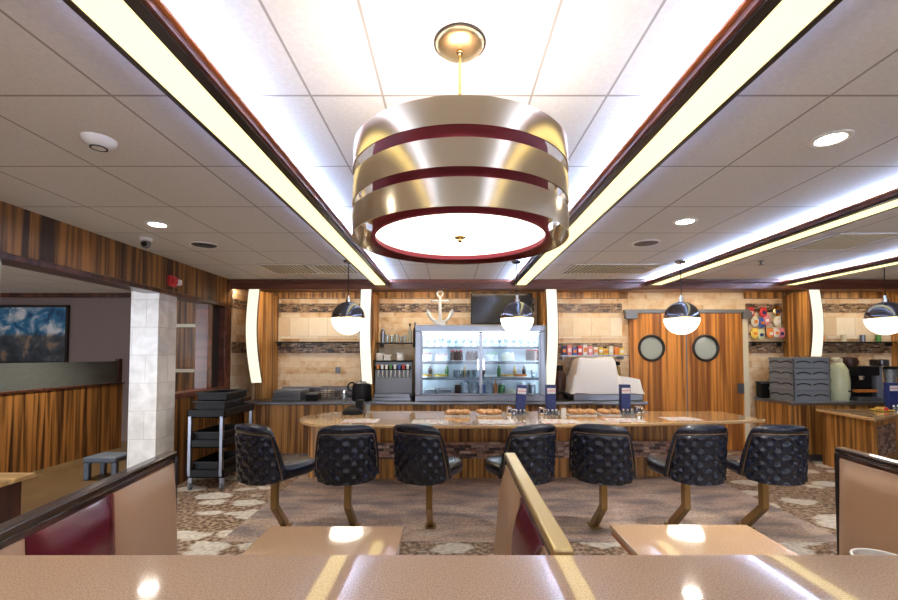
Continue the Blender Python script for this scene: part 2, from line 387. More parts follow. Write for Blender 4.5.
def at_y(px, Y): return (px - 450) / F_PX * Y
CZ = 2.58

# ---------------------------------------------------------------- room shell
struct(box(-9, 7.7, -4.3, 7.7, -.05, 0).build('floor', 'carpet'))
struct(box(-1.85, 3.2, 3.5, 6.1, 0, .004).build('trim_1', 'terrazzo'))
struct(box(-9, -3.3, 1, 7.55, 0, .004).build('trim_2', 'annex_floor'))
struct(box(-9, 7.7, -4.3, 7.7, CZ, CZ + .05).build('ceiling', 'ceiling'))
struct(box(-3.15, 7.6, 6.85, 6.95, 0, CZ).build('wall_back', 'travertine'))
struct(box(7.6, 7.7, -4.3, 6.95, 0, CZ).build('wall_right', 'mauve'))
fw = MB().box(-3.3, 7.6, -4.3, -4.2, 0, .85).box(-3.3, 7.6, -4.3, -4.2, 2.3, CZ)
for x0, x1 in ((-3.3, -2.9), (-1.75, -1.25), (-.1, .45), (1.65, 2.15), (3.35, 3.9), (5.1, 5.6), (6.9, 7.6)): fw.box(x0, x1, -4.3, -4.2, .85, 2.3)
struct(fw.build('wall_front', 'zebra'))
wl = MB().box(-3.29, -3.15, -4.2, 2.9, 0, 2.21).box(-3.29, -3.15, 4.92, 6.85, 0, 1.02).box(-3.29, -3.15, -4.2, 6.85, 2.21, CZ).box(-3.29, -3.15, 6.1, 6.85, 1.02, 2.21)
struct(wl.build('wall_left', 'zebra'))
struct(MB().box(-9, -5.05, 7.5, 7.6, 0, CZ).build('wall_annex', 'mauve'))
struct(MB().box(-5.05, -3.29, 7.5, 7.6, 0, CZ).build('wall_annex_wood', 'zebra'))
struct(MB().box(-3.4, -3.15, 6.95, 7.6, 0, CZ).build('wall_annex_return', 'mauve'))
struct(MB().box(-9.1, -9, 0, 7.6, 0, CZ).build('wall_annex_side', 'mauve'))
struct(box(-9, -5.05, 7.45, 7.5, 2.5, CZ).build('trim_3', 'dark_wood'))
# trim under the soffit, wood sill and window mullions of the left wall
struct(MB().box(-3.31, -3.10, -4.2, 6.1, 2.165, 2.215).build('trim_4', 'dark_wood', bevel=.006))
wf = MB().box(-3.31, -3.12, 4.93, 6.12, 1.0, 1.06).box(-3.30, -3.13, 5.56, 5.66, 1.06, 2.165).box(-3.30, -3.13, 5.98, 6.12, 1.06, 2.165)
wf = struct(wf.build('window_1', 'maroon_wood', bevel=.006))
MB().box(-3.24, -3.22, 5.66, 5.98, 1.06, 2.165).build('dark_pane', 'blackish', wf)
struct(MB().box(-3.30, -3.14, 2.90, 2.99, 0, 2.165).build('trim_5', 'mullion', bevel=.004))
c = struct(MB().box(-3.44, -3.14, 4.62, 4.93, 0, 2.20).build('trim_6', 'marble', bevel=.003))

# header across the front of the back bar, and its soffit
hd = MB().box(-3.15, 7.6, 6.17, 6.85, 2.50, 2.575).box(-3.15, 7.6, 6.12, 6.17, 2.44, 2.575).box(-3.15, 7.6, 6.09, 6.12, 2.53, 2.578)
struct(hd.build('trim_7', 'maroon_wood', bevel=.008))
struct(box(-3.14, 2.82, 6.80, 6.85, 2.40, 2.50).build('trim_8', 'zebra_bar'))
struct(box(4.7, 7.58, 6.80, 6.85, 2.40, 2.50).build('trim_9', 'zebra_bar'))
# mosaic bands and pale stone panels set on the back wall
n = 10
for (x0, x1) in ((-3.14, -2.94), (-2.77, -1.33), (-1.13, 1.34), (1.66, 2.74), (4.72, 5.29), (5.62, 7.0)):
    for (z0, z1) in ((2.18, 2.32), (1.53, 1.69)):
        if (x0, z0) == (-1.13, 1.53): continue
        struct(box(x0, x1, 6.83, 6.85, z0, z1).build('trim_%d' % n, 'mosaic')); n += 1
for (x0, x1) in ((-2.77, -1.33), (1.66, 2.74), (5.62, 7.0)):
    struct(box(x0, x1, 6.835, 6.85, 1.76, 2.10).build('trim_%d' % n, 'panel_stone')); n += 1

struct(box(-3.15, -3.14, 6.18, 6.83, .845, 2.495).build('trim_41', 'side_travertine'))
for k_, (z0, z1) in enumerate(((2.18, 2.32), (1.53, 1.69))): struct(box(-3.141, -3.13, 6.18, 6.82, z0, z1).build('trim_%d' % (42 + k_), 'side_mosaic'))
# annex: half wall with frosted glass
hw = thing('half_wall', (-5.4, 4.3, 0), 'wood panelled half wall topped by frosted glass, seen through the left opening', 'partition')
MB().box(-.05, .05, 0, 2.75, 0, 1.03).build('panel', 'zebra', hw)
MB().box(-.07, .07, -.02, 2.77, 1.03, 1.06).build('cap', 'dark_wood', hw, bevel=.005)
MB().box(-.008, .008, .55, 2.68, 1.06, 1.40).build('glass_pane', 'frosted', hw)
MB().box(-.03, .03, 2.68, 2.76, 1.06, 1.44).build('post', 'dark_wood', hw)
MB().box(-.03, .03, .47, .55, 1.06, 1.44).build('post', 'dark_wood', hw)
p = thing('framed_painting', (-7.3, 7.47, 1.86), 'large framed painting of blue and white clouds on mauve wall', 'painting')
MB().box(-.62, .62, -.005, .005, -.47, .47).build('canvas', 'painting', p)
MB().box(-.66, .66, -.02, .02, .47, .51).box(-.66, .66, -.02, .02, -.51, -.47).box(-.66, -.62, -.02, .02, -.47, .47).box(.62, .66, -.02, .02, -.47, .47).build('frame', 'blackish', p)
p = thing('framed_mirror', (-4.52, 7.47, 1.62), 'mirror in a cream frame on the wood wall seen through left window', 'mirror')
MB().box(-.28, .28, -.004, .004, -.36, .36).build('mirror_reflection', 'zebra', p)  # wood grain stands in for wood reflected in the mirror
MB().box(-.34, .34, -.02, .02, .36, .42).box(-.34, .34, -.02, .02, -.42, -.36).box(-.34, -.28, -.02, .02, -.36, .36).box(.28, .34, -.02, .02, -.36, .36).build('frame', 'cream', p, bevel=.005)
st = thing('low_bench', (-4.2, 5.35, 0.004), 'low blue-grey bench standing in the annex beside the marble column', 'bench')
MB().box(-.2, .2, -.16, .16, .2, .27).build('seat', 'bench_blue', st, bevel=.02)
for sx in (-1, 1):
    for sy in (-1, 1): MB().box(sx * .165 - .03, sx * .165 + .03, sy * .12 - .025, sy * .12 + .025, 0, .2).build('leg', 'bench_blue', st, bevel=.006)

# ---------------------------------------------------------------- ceiling beams with lit undersides
BEAMS = [(-.985, 1, 'left of the striped drum lamp'), (1.0, -1, 'right of the striped drum lamp'), (2.92, -1, 'passing over the right-hand pendant'), (4.83, -1, 'furthest right, seen shortest')]
def beam(xc, side, where):
    """side = direction (+1/-1) of the brightly washed edge"""
    b = thing('cove_light_beam', (xc, 0, CZ), 'ceiling beam with cream glowing underside and cool uplight, ' + where, 'ceiling light', 'lit beams along the ceiling')
    y0, y1 = -4.1, 6.09; h = -.09
    s = side
    def bx(a, c2, z0, z1): return (min(a * s, c2 * s), max(a * s, c2 * s), y0, y1, z0, z1)
    MB().box(*bx(-.10, -.078, h, h + .045)).box(*bx(.07, .115, h, h + .035)).box(*bx(-.10, .115, h + .03, h + .045)).build('frame', 'blackish', b, bevel=.003)
    MB().box(*bx(-.078, .07, h + .006, h + .012)).build('diffuser', 'diffuser', b)
    MB().box(*bx(.115, .128, h + .01, h + .045)).build('side_board', 'maroon_wood', b)
    MB().box(*bx(.128, .14, h + .038, h + .05)).box(*bx(.10, .128, h + .045, h + .05)).build('lit_edge_strip', 'orange_edge', b)  # orange colour paints the lit top edge of the side board
    MB().box(*bx(.05, .07, h + .045, h + .051)).build('led_strip', 'led', b)
    MB().box(*bx(-.10, -.09, h + .048, h + .056)).build('led_strip', 'led_out', b)
    MB().box(*bx(-.02, .02, h + .045, .0)).build('hanger', 'white', b)
    return b
for a in BEAMS: beam(*a)

# ---------------------------------------------------------------- striped drum lamp
ch = thing('drum_chandelier', (.034, 1.45, CZ), 'large drum lamp with three brushed metal rings around a maroon shade', 'ceiling lamp')
MB().lathe([(0, -.03), (.03, -.032), (.075, -.022), (.085, -.008), (.085, 0), (0, 0)], 48).build('ceiling_canopy', 'satin_brass', ch, 50)
MB().lathe([(.086, -.001), (.09, -.001), (.09, -.008), (.086, -.008)], 48).build('canopy_rim', 'blackish', ch, 50)
MB().tube([(0, 0, -.03), (0, 0, -.44)], .006, 12).ball((0, 0, -.035), .013).build('rod', 'brass', ch, 60)
MB().lathe([(.288, -.415), (.294, -.415), (.294, -.69), (.288, -.69), (.288, -.415)], 96).build('shade', 'fabric', ch, 40)
MB().lathe([(0, -.676), (.287, -.676), (.287, -.670), (0, -.670)], 96).build('light_disc', 'shade_disc', ch, 40)
MB().lathe([(.284, -.692), (.297, -.692), (.297, -.680), (.284, -.680), (.284, -.692)], 96).build('shade_rim', 'fabric', ch, 40)
for zz in (-.697, -.593, -.482):
    MB().lathe([(.354, zz), (.358, zz), (.358, zz + .077), (.354, zz + .077), (.354, zz)], 96).build('metal_ring', 'ring', ch, 40)
for a in (R(12), R(168), R(90)):
    MB().box(.345, .353, -.012, .012, -.697, -.405, Matrix.Rotation(a, 4, 'Z')).box(.29, .353, -.006, .006, -.55, -.53, Matrix.Rotation(a, 4, 'Z')).build('strut', 'ring', ch)
for k in range(3):
    a = k * 2.094 + .5
    q = MB().lathe([(0, 0), (.014, 0), (.014, .04), (.03, .07), (.026, .1), (0, .115)], 18, c=(.14 * math.cos(a), .14 * math.sin(a), -.60)).build('bulb', 'shade_disc', ch, 60)
ld_ = bpy.data.lights.new('drum_light', 'POINT'); ld_.energy = 14; ld_.color = (1, .93, .82); ld_.shadow_soft_size = .08
lo_ = bpy.data.objects.new('drum_light', ld_); COL.objects.link(lo_); lo_.parent = ch; lo_.location = (0, 0, -.5)
sp = MB()
for k in range(3): sp.tube([(0, 0, -.43), (.29 * math.cos(k * 2.094), .29 * math.sin(k * 2.094), -.43)], .003, 6)
sp.build('spider_arm', 'brass', ch)
MB().ball((0, 0, -.69), .008).ball((0, 0, -.681), .02, (1, 1, .25)).build('finial', 'brass', ch, 60)

# ---------------------------------------------------------------- half-dome pendants
def pendant(loc, label):
    b = thing('pendant_lamp', loc, label, 'pendant lamp', 'globe pendants above the lunch counter')
    MB().lathe([(0, -.03), (.05, -.028), (.062, -.01), (.062, 0), (0, 0)], 28).build('ceiling_canopy', 'gunmetal', b, 50)
    MB().tube([(0, 0, -.02), (0, 0, -.43)], .005, 8).build('cord', 'black', b)
    MB().lathe([(0, -.40), (.018, -.40), (.018, -.44), (.03, -.445), (.03, -.475), (0, -.475)], 20).build('socket', 'chrome', b, 40)
    prof = [(.188 * math.cos(t), -.66 + .188 * math.sin(t)) for t in [PI / 2 * k / 14 for k in range(15)]]
    MB().lathe([(.184, -.66)] + prof, 48).build('dome', 'gunmetal', b, 60)
    prof = [(.186 * math.cos(t), -.66 - .187 * math.sin(t)) for t in [PI / 2 * k / 14 for k in range(15)]]
    MB().lathe(prof, 48).build('globe', 'globe', b, 60)
    MB().lathe([(.183, -.655), (.190, -.655), (.190, -.668), (.183, -.668), (.183, -.655)], 48).build('rim', 'brass', b, 40)
    return b
P0 = pendant((-1.16, 4.89, CZ - .0), 'chrome and opal globe pendant above the rounded left end of the counter')
for x, l in ((.765, 'chrome and opal globe pendant hanging before the black television'), (2.64, 'chrome and opal globe pendant hanging before the wooden double doors'), (4.97, 'chrome and opal globe pendant above the grey crates side, at right picture edge')):
    copy_tree(P0, (x, 4.89, CZ), label=l)

# ---------------------------------------------------------------- small ceiling fittings
def downlight(x, y, label, en=75):
    b = thing('downlight', (x, y, CZ), label, 'ceiling light', 'round recessed downlights')
    MB().lathe([(.062, -.001), (.088, -.001), (.088, -.006), (.07, -.009), (.062, -.006), (.062, -.001)], 32).build('trim_ring', 'white', b, 50)
    MB().lathe([(0, -.003), (.063, -.003), (.063, -.0015), (0, -.0015)], 32).build('lens', 'down', b)
    d = bpy.data.lights.new('downlight_beam', 'SPOT'); d.energy = en; d.color = (1, .9, .75); d.spot_size = R(110); d.spot_blend = .7; d.shadow_soft_size = .06
    o = bpy.data.objects.new('downlight_beam', d); COL.objects.link(o); o.parent = b; o.location = (0, 0, -.015)
    return b
downlight(-2.42, 3.52, 'round recessed downlight near the security camera on the left')
downlight(1.90, 3.44, 'round recessed downlight between two lit beams, further from camera')
downlight(1.90, 2.11, 'round recessed downlight at upper right, nearest the camera')
downlight(-2.0, .6, 'round recessed downlight behind the upper left frame edge')
for x_, y_, l_ in ((-4.4, 5.4, 'added fill downlight in the annex ceiling, out of view above the half wall'), (-6.8, 5.6, 'added fill downlight in the far annex ceiling, out of view')): downlight(x_, y_, l_, 190)  # unseen downlights added to brighten the dim annex
b = thing('smoke_detector', (-1.76, 2.12, CZ), 'white round smoke detector on the left ceiling tiles', 'detector')
MB().lathe([(0, -.045), (.03, -.045), (.045, -.035), (.07, -.02), (.075, 0), (0, 0)], 32).build('body', 'white', b, 50)
MB().lathe([(.03, -.046), (.038, -.0465), (.038, -.043), (.03, -.043), (.03, -.046)], 24).build('vent_ring', 'blackm', b)
b = thing('security_camera', (-2.81, 3.94, CZ), 'small silver dome security camera on ceiling above the wood soffit', 'camera')
MB().lathe([(.05, 0), (.05, -.02), (.04, -.03), (0, -.03)], 24).build('mount', 'white', b, 40)
MB().ball((0, 0, -.055), .042).build('body', 'steel', b, 60)
MB().lathe([(0, 0), (.022, 0), (.022, .02), (0, .02)], 20, mat=Matrix.Translation((.012, -.03, -.068)) @ Matrix.Rotation(R(60), 4, 'X')).build('camera_lens', 'black', b, 40)
def grille(x, y, r, label):
    b = thing('ceiling_speaker', (x, y, CZ), label, 'speaker', 'round ceiling speakers')
    MB().lathe([(r * .85, -.001), (r, -.001), (r, -.008), (r * .85, -.008), (r * .85, -.001)], 36).build('rim', 'white', b)
    g = MB()
    for k in range(1, 7): g.lathe([(r * .14 * k - .005, -.006), (r * .14 * k + .005, -.006), (r * .14 * k + .005, -.003), (r * .14 * k - .005, -.003), (r * .14 * k - .005, -.006)], 28)
    g.lathe([(0, -.002), (r * .85, -.002)], 28)
    g.build('grille', 'steel_dark', b)
grille(-2.41, 4.18, .13, 'round grey ceiling speaker on the left tiles'); grille(1.89, 4.11, .13, 'round grey ceiling speaker between the lit beams on the right')
def vent(x, y, sx, sy, label):
    b = thing('ceiling_vent', (x, y, CZ), label, 'vent', 'square ceiling diffusers')
    MB().box(-sx, sx, -sy, sy, -.004, -.001).build('back_plate', 'steel_dark', b)
    f = MB().box(-sx, sx, -sy, -sy + .025, -.012, -.004).box(-sx, sx, sy - .025, sy, -.012, -.004).box(-sx, -sx + .025, -sy, sy, -.012, -.004).box(sx - .025, sx, -sy, sy, -.012, -.004)
    f.build('frame', 'white', b)
    g = MB(); k = -sx + .06
    while k < sx - .04: g.box(k, k + .018, -sy + .03, sy - .03, -.014, -.005, None); k += .05
    g.build('louvers', 'cream', b)
vent(-2.0, 5.35, .3, .3, 'air vent with louvres in the left ceiling near the back bar'); vent(-1.4, 5.35, .26, .28, 'air vent beside the left lit beam, near the back bar')
vent(2.0, 5.35, .55, .3, 'wide air vent in the ceiling right of the middle beams'); vent(3.72, 4.05, .3, .3, 'air vent with dark louvres between the two right-hand beams')
b = thing('sprinkler', (at_y(763, 4.9), 4.9, CZ), 'small dark sprinkler head on ceiling between right-hand beams', 'sprinkler')
MB().lathe([(0, 0), (.03, 0), (.03, -.008), (.01, -.01), (.01, -.04), (.028, -.045), (.028, -.05), (0, -.05)], 20).build('head', 'steel_dark', b, 40)
b = thing('fire_alarm', (-3.15, 4.82, 2.33), 'red fire alarm strobe on the wood soffit above the column', 'alarm')
MB().box(0, .04, -.06, .06, -.06, .06).build('body', 'red', b, bevel=.008)
MB().box(.04, .07, .065, .105, -.03, .03).box(.0, .045, .06, .11, -.035, .035).build('strobe', 'white', b, bevel=.006)
MB().lathe([(0, 0), (.035, 0), (.04, .02), (0, .02)], 20, mat=Matrix.Translation((.04, 0, 0)) @ Matrix.Rotation(R(90), 4, 'Y')).build('horn', 'red', b, 40)

# ---------------------------------------------------------------- double doors to the kitchen
DX0, DX1, DZ = 2.84, 4.62, 2.16
struct(MB().box(DX0 - .08, DX1 + .12, 6.76, 6.845, DZ, DZ + .06).box(DX0 - .08, DX0 + .1, 6.72, 6.80, DZ - .09, DZ + .02).box(DX1 - .02, DX1 + .12, 6.72, 6.80, DZ - .09, DZ + .02).build('door_3', 'steel_dark', bevel=.005))
mid = (DX0 + DX1) / 2
for k, (a, c2, cx) in enumerate(((DX0, mid - .012, at_y(651, 6.8)), (mid + .012, DX1, at_y(705, 6.8)))):
    cz = 1.5 + 7 * 6.8 / F_PX; rr = .195
    mb = MB(); bm = mb.bm
    # leaf built as a ring of quads around a round hole
    N = 48
    for yy in (6.78, 6.83):
        pass
    inner = [[], []]; outer = [[], []]
    for i in range(N):
        t = 2 * PI * i / N; dx, dz = math.cos(t), math.sin(t)
        lx = (c2 - cx) / dx if dx > 1e-6 else ((a - cx) / dx if dx < -1e-6 else 1e9)
        lz = (DZ - cz) / dz if dz > 1e-6 else ((.01 - cz) / dz if dz < -1e-6 else 1e9)
        q = min(lx, lz)
        for j, yy in enumerate((6.78, 6.83)):
            inner[j].append(bm.verts.new((cx + rr * dx, yy, cz + rr * dz))); outer[j].append(bm.verts.new((cx + q * dx, yy, cz + q * dz)))
    for i in range(N):
        j = (i + 1) % N
        bm.faces.new((inner[0][i], inner[0][j], outer[0][j], outer[0][i])); bm.faces.new((inner[1][i], inner[1][j], outer[1][j], outer[1][i]))
        bm.faces.new((inner[0][i], inner[0][j], inner[1][j], inner[1][i])); bm.faces.new((outer[0][i], outer[0][j], outer[1][j], outer[1][i]))
    # corner fills
    for (X, Z) in ((a, DZ), (c2, DZ), (a, .01), (c2, .01)):
        best = sorted(range(N), key=lambda i: (outer[0][i].co - Vector((X, 6.78, Z))).length)[:2]
        tri = [[outer[j][i].co.copy() for i in best] + [Vector((X, yy, Z))] for j, yy in enumerate((6.78, 6.83))]
        for tr in tri: bm.faces.new([bm.verts.new(v) for v in tr])
    d = struct(mb.build('door_%d' % (k + 1), 'door_wood'))
    MB().torus((cx, 6.78, cz), rr, .022, Matrix.Rotation(R(90), 3, 'X')).build('porthole_frame', 'blackish', d, 60)
    MB().lathe([(0, 0), (rr, 0), (rr, .006), (0, .006)], 40, mat=Matrix.Translation((cx, 6.80, cz)) @ Matrix.Rotation(R(90), 4, 'X')).build('porthole_glass', 'porthole', d)
    MB().box((a if k == 0 else c2 - .1), (a + .1 if k == 0 else c2), 6.772, 6.78, .9, 1.05).build('push_plate', 'steel', d)
struct(box(mid - .012, mid + .012, 6.785, 6.84, 0, DZ).build('trim_30', 'steel_dark'))
struct(box(DX1 + .01, DX1 + .1, 6.80, 6.85, 0, DZ).build('trim_31', 'cream'))

# ---------------------------------------------------------------- back counters
def back_counter(x0, x1, y0, label):
    b = thing('back_counter', (x0, y0, 0), label, 'counter', 'steel topped back counters'); L = x1 - x0; D = 6.80 - y0
    MB().box(0, L, 0, D, .795, .84).build('worktop', 'steel', b, bevel=.012)
    MB().box(.02, L - .02, .06, D, .1, .795).build('cabinet', 'zebra_bar', b)
    MB().box(.03, L - .03, .12, D, 0, .1).build('plinth', 'steel_dark', b)
    return b
bc = back_counter(-2.95, 2.80, 6.10, 'long steel topped back counter with wood front under the display case')
struct(box(-2.66, -1.34, 6.82, 6.85, .845, 1.0).build('trim_40', 'steel'))
back_counter(4.78, 7.5, 6.05, 'steel topped back counter carrying the stacked grey crates')

# pilasters and bowed lights
def sconce(xc, side, ztop, zbot, wl, ll, pr=(-.08, .08), hw=.082, yb=6.36):
    x0, x1 = xc + pr[0], xc + pr[1]
    MBp = MB().box(x0, x1, yb, 6.84, .845, 2.44)
    o = tag(MBp.build('wood_pilaster', 'zebra_bar', bevel=.004), wl, 'pilaster', 'wood pilasters of the back bar')
    b = thing('bowed_wall_light', (xc, yb, zbot), ll, 'wall light', 'tall bowed lights of the back bar')
    H = ztop - zbot; N = 24; bm = MB(); fr = MB()
    prof = []
    for i in range(N + 1):
        t = i / N  # 0 bottom
        if yb > 6.5: prof.append((-.42 - .05 * math.sin(PI * t), t * H)); continue
        yy = -(yb - 6.24) - .12 * t - .13 * math.sin(PI * t)
        prof.append((yy, t * H))
    pts = [(y, z) for y, z in prof] + [(-.0, H), (-.0, 0)]
    bm.extr([(y, z) for y, z in prof] + [(y + .03, z) for y, z in prof[::-1]], 'x', -hw + .01, hw - .01); bm.build('acrylic_face', 'sconce', b)
    MB().extr([(y + .03, z) for y, z in prof] + [(0, H), (0, 0)], 'x', -hw * .4, hw * .4).build('back_box', 'zebra_bar', b)
    pts = [(y + .006, z) for y, z in prof] + [(y + .035, z) for y, z in prof[::-1]]
    MB().extr(pts, 'x', -hw, -hw + .008).extr(pts, 'x', hw - .008, hw).build('side_frame', 'dark_wood', b)
    return b
sconce(at_y(252.5, 6.1), 1, 2.44, 1.10, 'wood pilaster beside the leftmost bowed light', 'leftmost tall bowed cream light on the tiled back wall', (-.08, .07))
sconce(at_y(365.5, 6.1), 1, 2.44, 1.08, 'wood pilaster left of the soda machine', 'tall cream light just left of the soda machine', (-.08, .065))
sconce(at_y(552, 6.1), -1, 2.44, 1.06, 'wood pilaster right of the black television', 'tall cream light between display case and snack shelf', (-.06, .08))
sconce(at_y(821, 6.1), -1, 2.44, 1.48, 'wood pilaster behind the grey crates', 'rightmost tall bowed cream light, behind the grey crates', (.04, .34), yb=6.60)
tag(box(7.02, 7.3, 6.45, 6.84, .845, 2.44).build('wood_pilaster', 'zebra_bar'), 'wood pilaster at the right picture edge', 'pilaster', 'wood pilasters of the back bar')
# wall washers under the header, one per bay
for k, (x0, x1, w_) in enumerate(((-3.12, -2.95, 'tiled left corner, added to brighten it'), (-2.65, -1.35, 'left bay'), (-1.0, 1.2, 'bay with the television'), (1.7, 2.7, 'bay with the snack shelf'), (2.9, 4.6, 'double doors'), (4.75, 5.1, 'bay of hanging snacks'), (5.8, 6.95, 'far right bay'))):  # left corner strip is added to brighten the dim return tiles
    b = thing('wall_washer', ((x0 + x1) / 2, 6.22, 2.496), 'slim warm light strip under the header above the ' + w_, 'light strip', 'light strips under the header')
    L = (x1 - x0) / 2
    MB().box(-L, L, -.025, .025, -.012, .004).build('housing', 'blackish', b)
    MB().box(-L + .01, L - .01, -.015, .015, -.016, -.012).build('lens', 'wash', b)
# thin dark shelves
def wall_shelf(x0, x1, z, depth, label, mat='blackm', bracket=True):
    b = thing('wall_shelf', ((x0 + x1) / 2, 6.83, z), label, 'shelf'); L = (x1 - x0) / 2
    MB().box(-L, L, -depth, 0, -.02, 0).build('board', mat, b, bevel=.003)
    for sx in (-L + .05, L - .07):
        MB().box(sx, sx + .02, -depth * .8, 0, -.07, -.02).build('bracket', mat, b)
    return b
wall_shelf(-2.75, -1.36, 1.71, .12, 'thin dark shelf on the tiled left bay')
wall_shelf(5.64, 6.98, 1.71, .12, 'thin dark shelf on the tiled far right bay')
wall_shelf(4.74, 5.26, 1.71, .10, 'thin dark shelf beneath the hanging snacks')
wall_shelf(-1.12, -.5, 1.69, .3, 'black shelf of glasses above the soda machine')
wall_shelf(1.68, 2.72, 1.50, .28, 'steel snack shelf above the white covered machine', 'steel')
o = thing('wall_switch', (at_y(338, 6.82), 6.83, 1.26), 'grey switch plate on travertine tiles in the left bay', 'switch')
MB().box(-.04, .04, -.012, 0, -.05, .05).build('plate', 'crate', o, bevel=.003)
MB().box(-.012, .012, -.018, -.012, -.02, .02).build('toggle', 'steel', o)

# ---------------------------------------------------------------- television and anchor
tv = thing('television', (at_y(502, 6.5), 6.50, 2.205), 'black flat television mounted high above the display case', 'television')
MB().box(-.47, .47, 0, .045, -.235, .235).build('case', 'black', tv, bevel=.006)
MB().box(-.455, .455, -.003, 0, -.22, .22).build('screen', 'screen', tv)
MB().box(-.15, .15, .045, .33, -.1, .1).build('mount', 'steel_dark', tv)
M['anchor_paint'] = plain('pale_grey_paint', (.42, .43, .45), .4)
an = thing('anchor_ornament', (at_y(440, 6.45), 6.45, 1.93), 'white anchor ornament standing on top of the display case', 'ornament')
MB().tube([(0, 0, .07), (0, 0, .44)], [.03, .022], 12).build('shank', 'anchor_paint', an, 50)
MB().tube([(-.12, 0, .38), (.12, 0, .38)], .018, 10).ball((-.12, 0, .38), .024).ball((.12, 0, .38), .024).build('stock', 'anchor_paint', an, 50)
MB().torus((0, 0, .49), .04, .013, Matrix.Rotation(R(90), 3, 'X')).build('ring', 'anchor_paint', an, 50)
MB().torus((0, 0, .245), .18, .024, Matrix.Rotation(R(90), 3, 'X'), a0=R(195), a1=R(345)).extr([(-.215, .17), (-.13, .20), (-.19, .27)], 'y', -.01, .01).extr([(.215, .17), (.13, .20), (.19, .27)], 'y', -.01, .01).build('arms', 'anchor_paint', an, 50)
MB().box(-.09, .09, -.05, .05, 0, .05).build('foot', 'anchor_paint', an, bevel=.008)

# ---------------------------------------------------------------- refrigerated display case
CX0, CX1, CY0, CY1 = -.50, 1.38, 6.15, 6.59
dc = thing('display_case', ((CX0 + CX1) / 2, CY0, .84), 'steel framed glass display case full of desserts and glasses', 'display case'); HW = (CX1 - CX0) / 2
DEP = CY1 - CY0
f = MB().box(-HW, HW, 0, DEP, 1.0, 1.09).box(-HW, HW, 0, DEP, 0, .085).box(-HW, -HW + .09, 0, .05, .085, 1.0).box(HW - .09, HW, 0, .05, .085, 1.0)
f.build('frame', 'steel', dc, bevel=.008)
MB().box(-HW + .02, HW - .02, DEP - .02, DEP, .085, 1.0).box(-HW, -HW + .02, .05, DEP, .085, 1.0).box(HW - .02, HW, .05, DEP, .085, 1.0).build('lining', 'case_back', dc)
for k, (a, c2) in enumerate(((-HW + .09, .0), (.0, HW - .09))):
    d = MB().box(a, a + .022, -.006, .016, .09, .995).box(c2 - .022, c2, -.006, .016, .09, .995).box(a, c2, -.006, .016, .09, .112).box(a, c2, -.006, .016, .972, .995).build('sliding_door', 'steel', dc)
    MB().box(a + .022, c2 - .022, .003, .007, .112, .972).build('pane', 'glass', d)
    MB().box((c2 - .05 if k == 0 else a + .03), (c2 - .03 if k == 0 else a + .05), -.016, -.006, .45, .6).build('handle', 'chrome', d)
SH = [.085, .33, .56, .78]
for z in SH[1:]:
    MB().box(-HW + .03, HW - .03, .07, DEP - .03, z - .008, z).build('shelf', 'glass', dc)
    MB().box(-HW + .03, HW - .03, .055, .07, z - .03, z).build('shelf_edge', 'steel_dark', dc)
MB().box(-HW + .06, HW - .06, .06, .09, .965, .985).box(-HW + .03, -HW + .045, .06, .08, .12, .95).box(HW - .045, HW - .03, .06, .08, .12, .95).build('light_tube', 'case_led', dc)
def goblet(loc, label, group, s=1., mat='bottle_glass', name='glass_goblet', cat='glass'):
    return tag(MB().lathe([(0, 0), (.032 * s, 0), (.03 * s, .004), (.006 * s, .01), (.005 * s, .05 * s), (.03 * s, .07 * s), (.036 * s, .12 * s), (.033 * s, .13 * s), (.03 * s, .12 * s), (.025 * s, .075 * s), (0, .065 * s)], 18).build(name, mat, None, 50, loc=loc), label, cat, group)
def tumbler(loc, label, group, r=.034, h=.11, mat='bottle_glass'):
    return tag(MB().lathe([(0, 0), (r * .8, 0), (r, h), (r * .92, h), (r * .74, .008), (0, .008)], 18).build('tumbler', mat, None, 50, loc=loc), label, 'glass', group)
def plate(b, r=.11, name='plate', mat='white'):
    return MB().lathe([(0, 0), (r * .55, 0), (r, .014), (r * .98, .018), (r * .55, .006), (0, .006)], 30).build(name, mat, b, 50)
X0 = (CX0 + CX1) / 2
g0 = None
for k in range(16):
    x = CX0 + .16 + k * .107
    if g0 is None: g0 = goblet((x, CY0 + .2, .84 + SH[3]), 'stemmed glass on the top shelf of the display case', 'stemmed glasses on the top case shelf')
    else: copy_tree(g0, (x, CY0 + .2 + .03 * (k % 2), .84 + SH[3]))
def cake(loc, body, top, label, r=.085, h=.08, name='cake'):
    b = thing(name, loc, label, 'cake')
    plate(b, r * 1.3)
    MB().lathe([(0, .008), (r, .008), (r, h * .9), (r * .95, h), (0, h)], 30).build('cake_body', body, b, 50)
    t = MB()
    for k in range(8): t.ball((r * .75 * math.cos(k * PI / 4), r * .75 * math.sin(k * PI / 4), h + .008), .014)
    t.build('topping', top, b, 60)
for x, bo, to, la, h in ((-.36, 'whitemat', 'red', 'white cake with red topping at left of second case shelf', .08), (-.12, 'whitemat', 'pink', 'pale cake with pink topping on the second case shelf', .07),
                      (.10, 'choc', 'red', 'dark chocolate cake with cherries on the second case shelf', .11), (.33, 'choc', 'maroon', 'dark cake beside the centre bar of the case, left side', .10),
                      (.62, 'whitemat', 'green', 'white cake with green topping just right of the centre bar', .08), (.86, 'cream', 'whitemat', 'cream cake in the middle of the right case door', .09), (1.22, 'choc', 'red', 'chocolate cake with red topping at right end of second case shelf', .12)):
    cake((x, CY0 + .24, .84 + SH[2]), bo, to, la, .095, h * 1.35)
def pie(loc, label, top='pie', r=.1):
    b = thing('pie', loc, label, 'pie')
    plate(b, r * 1.15)
    MB().lathe([(0, .008), (r * .85, .008), (r, .035), (r * .97, .045), (r * .9, .04), (0, .05)], 30).build('crust', top, b, 50)
